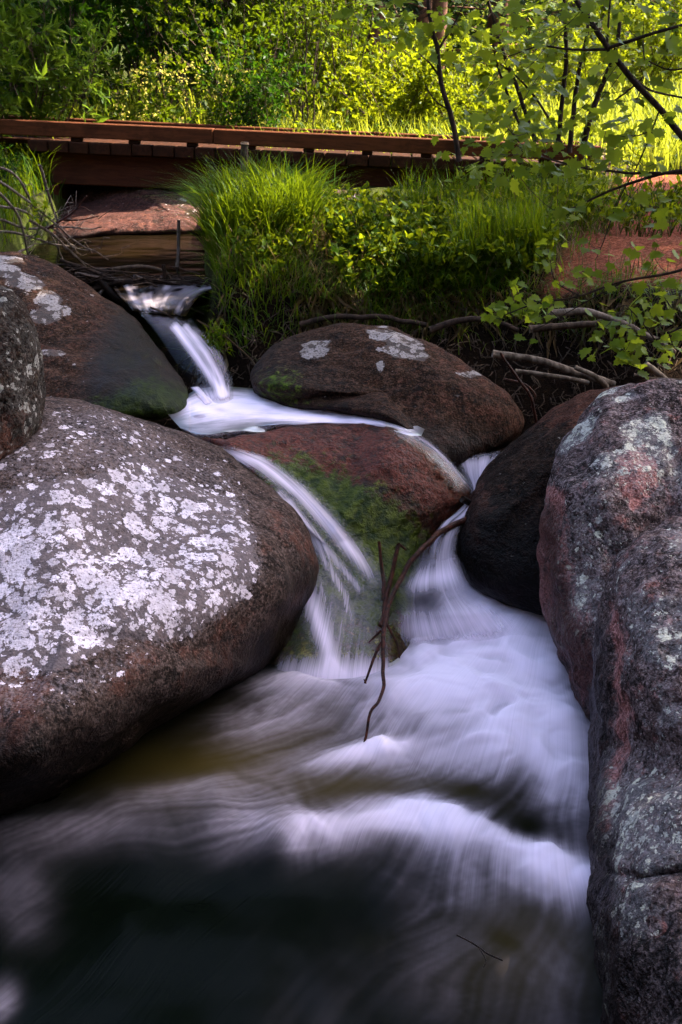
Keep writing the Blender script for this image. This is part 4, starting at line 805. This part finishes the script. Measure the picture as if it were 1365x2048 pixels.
p = scatter(2400, 1.4, 4.2, 6.6, 10.4, lambda x, y: .5 * patch(x * 1.3, y * 1.3)); gd = MB(); gd.add(*blades(p, .10 + .25 * rng.random(len(p)) ** 1.5, .2 + .7 * rng.random(len(p)), .007)); setting(gd.build('path_grass', G_GRASS), 'stuff', 'thin grass tufts beside the red path')
for p in scatter(420, -.75, 1.6, 6.2, 8.6, patch): tuft(p[0], p[1], .16 + .16 * rng.random(), 24, .058)
for p in scatter(90, .0, 1.3, 6.2, 7.2): tuft(p[0], p[1], .24 + .12 * rng.random(), 30, .066)
for p in scatter(170, 1.6, 4.0, 6.9, 10.4): tuft(p[0], p[1], .2 + .25 * rng.random(), 26, .05)
for (a_, b_2, Y_) in [(1190, 440, 7.6), (1250, 430, 8.0), (1300, 450, 7.6), (1335, 420, 8.2), (1230, 475, 7.2), (1345, 485, 7.2), (1165, 400, 8.2), (1290, 400, 8.6), (1320, 470, 7.4), (1150, 455, 7.2), (1365, 445, 7.8), (1265, 455, 7.5), (1120, 430, 7.6)]:
    for j in range(4): tuft(xat(a_, Y_) + rng.normal() * .12, Y_ + rng.normal() * .15, .2 + .22 * rng.random(), 26, .055)
for p in scatter(160, -5, 4.5, 10.9, 13, None): tuft(p[0], p[1], .3 + .3 * rng.random(), 34, .07)
setting(u1.build('undergrowth', G_MAP), 'stuff', 'broad-leaved green undergrowth on the bank'); setting(us.build('undergrowth_stalks', G_MID), 'stuff', 'thin green stalks of the undergrowth')

# ------------------------------------------------------------------ saplings and maples, laid along their real branches
def wood_tree(name, branches, Yd, mat, label, cat, clusters=(), leafmat=G_MAP2, ll=.08, tmpl=LOBED, part='branch', sides=7, extra=0):
    """branches: (points px py [dY], radius px at start, at end); clusters: (px, py, spread px, count)"""
    e = empty(name, tuple(atY(branches[0][0][0][0], branches[0][0][0][1], Yd))); e['_'] = 0; del e['_']
    o0 = np.array(e.location); allp = []
    for pts, r0, r1 in branches:
        Q = np.array([(*p_, 0)[:3] for p_ in pts], float); Yv = Yd + Q[:, 2]; P = atY(Q[:, 0], Q[:, 1], Yv); k = np.linspace(0, 1, len(P)); mp = Yd / F
        V, Ft = tube(P - o0, (r0 * (1 - k) + r1 * k) * mp * .82, sides, n=max(8, len(P) * 5), wob=.008 * Yd / 5, seed=len(allp)); mk(part, V, Ft, mat, e); allp.append(catmull(P, 30, False))
    pos = []; 
    for c_ in clusters:
        px_, py_, spr, cnt_ = c_[:4]; cnt_ = int(cnt_ * (1.7 if ll > .07 else 1.15)); dY = c_[4] if len(c_) > 4 else 0
        q = atY(px_ + rng.normal(size=cnt_) * spr, py_ + rng.normal(size=cnt_) * spr * .75, Yd + dY + rng.normal(size=cnt_) * .16); pos.append(q)
    if extra:
        A = np.vstack(allp); pos.append(A[rng.integers(0, len(A), extra)] + rng.normal(size=(extra, 3)) * .09)
    if pos:
        pos = np.vstack(pos); n_ = len(pos); d = unit(np.stack([rng.normal(size=n_), rng.normal(size=n_) * .7 - .3, rng.normal(size=n_) * .35 - .35], -1))
        sc = .6 + .55 * rng.random(n_); up = unit(np.stack([rng.normal(size=n_) * .45, rng.normal(size=n_) * .45 - .35, np.ones(n_)], -1))
        lf = MB(); lf.add(*leaves(pos - o0, d, up, ll * sc, ll * 1.05 * sc, tmpl)); cr = lf.build('foliage', leafmat, e)
        A = np.vstack(allp); B = A[((pos[::3, None] - A[None]) ** 2).sum(-1).argmin(1)]; u = np.linspace(0, 1, 4)
        st = MB(); PP = (B - o0)[:, None] * (1 - u)[None, :, None] + (pos[::3] - o0)[:, None] * u[None, :, None]; ok = np.linalg.norm(B - pos[::3], axis=1) < .45; PP = PP[ok]; PP[:, 1:3, 2] -= .015
        if len(PP): tubes(st, PP, .0018 * np.ones((len(PP), 4)), 3); setting(st.build('leaf_stalks', mat, e), 'stuff')
    return tag(e, label, cat)
wood_tree('sapling', [([(920, 322), (905, 240), (885, 170), (876, 100), (862, 40), (852, -40)], 6.5, 4), ([(884, 160), (860, 130), (835, 105)], 3, 1.2), ([(876, 100), (905, 55), (930, 10)], 3, 1.5), ([(900, 220), (868, 200), (850, 170)], 2, 1)], 8.2, BARKD,
          'thin dark leaning sapling trunk rising from the bank in front of the bridge', 'sapling', [(760, 20, 45, 26), (840, 60, 40, 16), (925, 30, 40, 20), (950, 100, 30, 12)], ll=.10)
wood_tree('maple_clump', [([(1165, 305), (1180, 235), (1208, 165), (1232, 95), (1245, 20)], 8, 4), ([(1112, 305), (1126, 200), (1132, 100), (1126, -20)], 6, 4), ([(1072, 285), (1040, 190), (1005, 100), (975, -10)], 5.5, 3), ([(1060, 300), (1008, 170), (980, 60)], 4, 2),
                          ([(1140, 305), (1152, 180), (1172, 70), (1180, -20)], 6, 3), ([(1130, 300), (1090, 220), (1040, 160), (1000, 130)], 3.5, 1.5), ([(1180, 235), (1230, 200), (1290, 150)], 3, 1.5)], 8.9, BARKD,
          'clump of thin dark maple stems at the right end of the footbridge', 'maple', [(960, 290, 40, 26, -.4), (1040, 300, 40, 26, -.4), (1000, 60, 45, 50), (1090, 60, 55, 60), (1190, 80, 50, 50), (1060, 160, 45, 40), (1120, 235, 40, 34), (1010, 250, 45, 30), (960, 170, 30, 16), (1250, 130, 40, 30), (1190, 290, 40, 20)], ll=.085)
wood_tree('maple_branch', [([(1410, 330), (1365, 272), (1320, 218), (1265, 158), (1215, 98), (1180, 45), (1135, -25)], 8, 5.5), ([(1213, 98, 0), (1150, 100, .1), (1075, 94, .2), (1020, 110, .3)], 3.2, 1.2), ([(1215, 98), (1280, 75, -.1), (1330, 62, -.2), (1390, 40, -.2)], 4, 3),
                           ([(1262, 155), (1310, 185, .1), (1400, 205, .2)], 3, 2), ([(1400, 345, -.1), (1300, 345, 0), (1230, 345, .1), (1140, 330, .2), (1060, 300, .3), (1010, 250, .4)], 4, 1), ([(1400, 335, -.2), (1310, 352, 0), (1230, 378, .1), (1160, 410, .1), (1115, 426, .1)], 4.5, 1.5),
                           ([(1214, 95), (1215, 50, 0), (1222, -20, 0)], 3, 2), ([(1320, 220), (1290, 300, .1), (1240, 400, .2), (1190, 520, .2)], 2, 1), ([(1390, 130), (1340, 140), (1290, 120)], 2.5, 1.2)], 4.7, BARKD,
          'maple branch with lobed leaves slanting across the upper right corner', 'branch',
          [(1100, 40, 50, 14), (1040, 120, 40, 10), (1180, 30, 40, 12), (1300, 30, 45, 16), (1340, 110, 35, 12), (1250, 230, 40, 12), (1330, 250, 30, 8), (1090, 250, 50, 14), (1010, 300, 40, 12), (960, 345, 30, 9), (1140, 330, 40, 10), (1180, 200, 45, 10), (1260, 330, 45, 8), (1150, 420, 35, 8), (1300, 420, 40, 7), (940, 250, 35, 6)], ll=.075)
wood_tree('maple_branch', [([(1420, 520), (1340, 545), (1250, 562), (1160, 592), (1080, 605), (1010, 632)], 4, 1.5), ([(1160, 592), (1110, 560, 0), (1100, 510, 0)], 2, .8), ([(1250, 562), (1180, 600, 0), (1090, 650, 0), (1065, 660)], 2, .8), ([(1080, 605), (1140, 655, -.05)], 1.6, .8)], 4.9, BARKD,
          'low maple branch reaching out over the roots on the right bank', 'branch',
          [(990, 625, 16, 12), (1010, 605, 14, 8), (1060, 640, 20, 12), (1055, 600, 18, 10), (1110, 600, 20, 9), (1120, 510, 30, 12), (1160, 560, 26, 8), (1030, 570, 16, 6), (1240, 520, 40, 8), (1330, 500, 30, 8)], ll=.062)
wood_tree('maple_branch', [([(1430, 640), (1370, 650), (1310, 680), (1250, 700), (1200, 720)], 3, 1.2), ([(1310, 680), (1280, 640), (1250, 610)], 2, .8), ([(1370, 650), (1340, 610), (1320, 580)], 2, .8)], 4.7, BARKD,
          'leafy maple twig hanging above the violet-grey boulder at the right edge', 'branch', [(1230, 640, 28, 14), (1290, 610, 28, 12), (1220, 700, 24, 14), (1280, 680, 28, 12), (1340, 640, 26, 14), (1330, 700, 24, 12), (1260, 735, 20, 8), (1350, 570, 24, 10)], ll=.066)

# ------------------------------------------------------------------ dead wood
def stick(name, pts, r0, r1, mat, label, cat='stick', Y=None, sides=7, forks=(), wob=.01):
    def pt(p_): return atY(p_[0], p_[1], p_[2]) if Y is None else atY(p_[0], p_[1], Y + (p_[2] if len(p_) > 2 else 0))
    P = np.array([pt(p_) for p_ in pts]); mp = P[:, 1].mean() / F; k = np.linspace(0, 1, len(P))
    V, Ft = tube(P, (r0 * (1 - k) + r1 * k) * mp, sides, n=len(P) * 7, wob=wob, seed=int(pts[0][0]) % 50); o = mk(name, V, Ft, mat); tag(o, label, cat)
    for (fp_, a, b) in forks:
        Q = np.array([pt(p_) for p_ in fp_]); kk = np.linspace(0, 1, len(Q)); V, Ft = tube(Q, (a * (1 - kk) + b * kk) * mp, 6, n=len(Q) * 6, wob=wob * .6, seed=3); mk('twig', V, Ft, mat, o)
    return o
stick('fallen_branch', [(948, 1030, 4.2), (905, 1052, 4.1), (862, 1082, 3.98), (825, 1118, 3.86), (797, 1165, 3.74), (778, 1220, 3.6), (764, 1285, 3.42), (767, 1340, 3.3), (765, 1385, 3.2), (748, 1425, 3.1), (733, 1480, 2.98)], 8.5, 2.6, REDW,
      'forked reddish-brown branch caught in the main cascade', 'branch', forks=[
          ([(797, 1088, 3.86), (786, 1125, 3.82), (775, 1170, 3.76), (768, 1215, 3.68), (764, 1250, 3.6)], 5, 6.5), ([(757, 1084, 3.9), (760, 1140, 3.84), (766, 1200, 3.72)], 4, 5), ([(765, 1285, 3.47), (740, 1330, 3.4), (730, 1366, 3.36)], 4, 2.5),
          ([(772, 1240, 3.56), (798, 1285, 3.5), (803, 1318, 3.46)], 3.5, 2), ([(797, 1088, 3.86), (815, 1098, 3.88)], 4, 2.5), ([(862, 1082, 3.98), (858, 1110, 3.95)], 2.5, 1.2), ([(764, 1260, 3.5), (742, 1282, 3.48)], 3, 2), ([(733, 1366, 3.36), (728, 1352, 3.37)], 2, 1.4)], wob=.034)
stick('driftwood_stub', [(925, 998, 4.25), (945, 1008, 4.28), (965, 1020, 4.3)], 8, 6, BLACKW, 'short black stub of wood wedged beside the dark boulder')
stick('floating_twig', [W(914, 1870, .03), W(938, 1882, .035), W(958, 1895, .03), W(975, 1908, .03), W(1004, 1920, .02)], 2.5, 2.5, BLACKW, 'thin black twig in the dark water at the bottom', forks=[([W(958, 1895, .03), W(972, 1920, .03), W(966, 1936, .02)], 2, 1.2)], wob=.004)
D = [([(150, 548), (230, 560), (330, 572), (352, 580)], 4, 3, DEADW, 'long pale stick lying along the front of the debris dam'), ([(196, 556), (225, 588), (248, 604), (268, 616)], 7, 12, BLACKW, 'thick dark stub sticking out of the debris above the upper waterfall'),
     ([(225, 540), (280, 533), (330, 541), (345, 560)], 4, 3, BARK, 'curved brown stick on top of the debris dam'), ([(262, 612), (310, 602), (370, 612), (425, 636)], 2.5, 2, DEADW, 'thin yellowish twig lying over the lip of the upper waterfall'),
     ([(120, 520), (190, 545), (250, 572)], 4, 3, BARKD, 'dark stick at the left of the debris dam'), ([(185, 578), (260, 562), (345, 570)], 5, 4, BARKD, 'dark wet stick in the middle of the debris dam'), ([(328, 530), (334, 555), (338, 575)], 4, 5, BLACKW, 'short upright black stub at the right end of the debris'),
     ([(270, 552), (310, 566), (360, 566)], 3, 3, DEADW, 'grey twig crossing the debris near the black stub'), ([(195, 590), (215, 572), (228, 560)], 4, 3, DEADW, 'pale broken twig beside the thick dark stub')]
for pts, a, b, m_, lb in D: stick('debris_stick', pts, a, b, m_, lb, Y=6.75)
stick('debris_stick', [(300, 615), (345, 632), (390, 668), (425, 700)], 2, 1.5, BARK, 'thin brown twig slanting down the upper waterfall', Y=6.0)
mb = MB(); n = 150; q = atY(120 + 330 * rng.random(n), 0, 1.0); bxp = 120 + 300 * rng.random(n); byp = 552 + .10 * (bxp - 120) + rng.normal(size=n) * 12; p0 = atY(bxp, byp, 6.7 + .2 * rng.random(n)); p0[:, 2] = np.maximum(p0[:, 2], 1.07); a_ = rng.normal(size=n) * .5
dv = np.stack([np.cos(a_), np.sin(a_) * .5, rng.normal(size=n) * .12], -1) * (.05 + .13 * rng.random(n))[:, None]; u = np.linspace(-1, 1, 5); tubes(mb, p0[:, None] + dv[:, None] * u[None, :, None] + rng.normal(size=(n, 5, 3)) * .006, (.003 + .006 * rng.random(n) ** 2)[:, None] * np.ones((1, 5)), 5); setting(mb.build('twig_debris', BARKD), 'stuff', 'mat of small dark twigs dammed above the upper waterfall')
stick('pond_stake', [(358, 440, 7.55), (357, 490, 7.55), (354, 548, 7.5)], 3.2, 4, DEADW, 'thin upright stake standing in the pond', 'stake', wob=.004)
pst = stick('cut_stump', [(490, 287, 7.7), (488, 330, 7.7), (482, 380, 7.65), (476, 440, 7.6)], 7, 9, BARK, 'thin cut sapling stump in the grass in front of the bridge', 'stump', sides=10, wob=.01)
V, Ft = tube(atY(np.array([490, 490.]), np.array([288.5, 284.]), np.array([7.7, 7.7])), np.array([8, 7.5]) * 7.7 / F, 10); mk('cut_top', V, Ft, bark_mat('cut_wood', (.4, .22, .12), (.5, .32, .2)), pst)
# brush on the left bank
BR = [[(-20, 350), (50, 398), (105, 445), (160, 488), (220, 520)], [(-20, 408), (50, 425), (110, 462), (150, 500)], [(-10, 462), (55, 470), (110, 490), (175, 500)], [(10, 524), (45, 500), (70, 486)], [(-10, 380), (30, 420), (50, 470), (60, 520)], [(0, 440), (60, 455), (140, 452), (205, 458)], [(80, 330), (100, 400), (120, 460), (118, 530)], [(-20, 330), (30, 350), (60, 400), (95, 455), (130, 520)], [(60, 440), (120, 480), (170, 540)]]
e = tag(empty('dead_brush', tuple(atY(0, 480, 6.7))), 'tangle of grey leafless twigs on the left bank above the brown boulder', 'brush'); o0 = np.array(e.location)
for i, pts in enumerate(BR):
    q = np.array(pts, float); P = atY(q[:, 0], q[:, 1], 6.6 + .12 * (i % 4) + np.linspace(0, .25, len(q))) - o0; k = np.linspace(0, 1, len(P)); V, Ft = tube(P, (3.2 * (1 - k) + 1.4 * k) * 6.7 / F, 6, n=26, wob=.02, seed=i); br = mk('stem', V, Ft, DEADW, e)
    mb = MB()
    for j in range(5):
        b0 = catmull(P, 20, False)[rng.integers(5, 19)]; tubes(mb, (b0 + np.cumsum(np.vstack([[0, 0, 0], rng.normal(size=(4, 3)) * .04 + np.array([.03, 0, .005])]), 0))[None], np.full((1, 5), .0025), 4)
    setting(mb.build('twig', DEADW, br), 'stuff')
stick('red_twig', [(95, 458), (140, 430), (176, 392)], 2.5, 1.2, REDW, 'reddish forked twig standing out of the dead brush', Y=6.8, forks=[([(125, 440), (160, 440), (198, 432)], 1.8, 1), ([(140, 430), (165, 415), (190, 425)], 1.5, .8)])
e = tag(empty('young_shoot', tuple(atY(80, 470, 6.6))), 'small shoot with fresh green leaves among the dead brush', 'plant'); o0 = np.array(e.location); mb = MB()
V, Ft = tube(atY(np.array([70., 80, 92]), np.array([480., 450, 410]), np.full(3, 6.6)) - o0, np.full(3, .003), 5); mk('stalk', V, Ft, G_MID, e)
q = atY(85 + rng.normal(size=26) * 14, 428 + rng.normal(size=26) * 16, 6.6 + rng.normal(size=26) * .05) - o0; mb.add(*leaves(q, rdir(26, .3), rdir(26, 1.5), .07, .035, OVATE)); mb.build('foliage', G_MAP, e)
# roots and driftwood in the right bank
RT = [([(985, 706), (1060, 716), (1130, 735), (1180, 752), (1225, 775)], 8, 8, ROOTW, 5.35, 'grey driftwood root under the low maple branch'), ([(1100, 628), (1170, 624), (1230, 640), (1290, 672), (1345, 705)], 8, 5, ROOTW, 5.5, 'long curved root along the top of the right bank'),
      ([(1060, 660), (1130, 652), (1190, 648), (1230, 632)], 8, 6, BARK, 5.6, 'brown root tucked under the bank edge'), ([(1030, 742), (1100, 752), (1175, 768)], 5, 5, ROOTW, 5.25, 'thin grey root just above the dark boulder'), ([(1150, 735), (1185, 752), (1215, 780)], 5, 6, ROOTW, 5.2, 'pale stub end of driftwood beside the grey root'),
      ([(1290, 728), (1312, 745), (1340, 770)], 8, 6, ROOTW, 5.1, 'short pale root above the violet-grey boulder'), ([(600, 650), (680, 634), (770, 632), (850, 648)], 6, 5, BARKD, 5.95, 'dark root along the undercut bank above the lichen-patched boulder'), ([(860, 660), (920, 640), (980, 640), (1040, 655)], 7, 5, BARKD, 5.8, 'dark root right of the undercut bank'),
      ([(1270, 750), (1320, 760), (1380, 762)], 4, 4, BARK, 5.05, 'brown twig lying over the top of the violet-grey boulder')]
for pts, a, b, m_, Yd, lb in RT: stick('root', pts, a, b, m_, lb, 'root', Y=Yd, wob=.02)
stick('red_shoot', [(1000, 705), (1030, 750), (1062, 800), (1076, 848)], 2.5, 3.5, REDW, 'thin red arching shoot beside the dark brown boulder', 'shoot', Y=5.0); stick('red_shoot', [(1010, 758), (1050, 768), (1070, 790), (1062, 815)], 2, 2, REDW, 'small looped red shoot beside the arching one', 'shoot', Y=5.05)
mb = MB(); n = 900; rx = -1.0 + 3.6 * rng.random(n); P = np.zeros((n, 6, 3)); ry = 5.35 + .85 * rng.random(n) + .12 * np.sin(rx * 2.1 + .6) - np.where(rx > 1, .28 * np.clip(rx - 1, 0, 1.5), 0); P[:, 0] = np.stack([rx, ry - .02, ground_z(rx, ry) + .0], -1)
P[:] = P[:, :1] + np.cumsum(np.concatenate([np.zeros((n, 1, 3)), rng.normal(size=(n, 5, 3)) * .028 + np.array([0, -.022, -.022])], 1), 1); tubes(mb, P, .003 * np.linspace(1.3, .5, 6)[None] * np.ones((n, 1)), 4); setting(mb.build('rootlets', BARK), 'stuff', 'fine brown rootlets hanging from the undercut bank')
# sprig at the upper waterfall
s_ = stick('hanging_sprig', [(395, 640, 5.75), (440, 668, 5.6), (485, 700, 5.5), (520, 740, 5.35), (548, 792, 5.15)], 2, 1.6, G_DRY, 'yellow twig with feathery green leaves hanging beside the upper waterfall', 'sprig', wob=.01)
q = atY(432 + rng.normal(size=150) * 13, 672 + rng.normal(size=150) * 20, 5.6 + rng.normal(size=150) * .04); mb = MB(); mb.add(*leaves(q, unit(rng.normal(size=(150, 3)) * np.array([.5, .3, .4]) + np.array([.3, 0, -.8])), rdir(150, .6), .06, .008, LEAF5)); mb.build('foliage', G_GRASS, s_)
# plant with orange leaves
e = tag(empty('orange_leaved_plant', tuple(atY(450, 450, 7.5))), 'little plant with orange and yellow leaves at the pond edge', 'plant'); o0 = np.array(e.location)
V, Ft = tube(atY(np.array([455., 450, 440]), np.array([455., 420, 395]), np.full(3, 7.5)) - o0, np.full(3, .004), 5); mk('stalk', V, Ft, BARK, e)
q = atY(np.array([435, 442, 458, 463, 455, 466, 440, 452, 460, 448.] * 2) + rng.normal(size=20) * 5, np.array([392, 400, 408, 412, 425, 404, 388, 415, 440, 398.] * 2) + rng.normal(size=20) * 5, 7.45) - o0
mb = MB(); mb.add(*leaves(q, rdir(20), unit(rdir(20) + np.array([0, -1, .4])), .05, .035, OVATE)); mb.build('foliage', G_ORG, e)
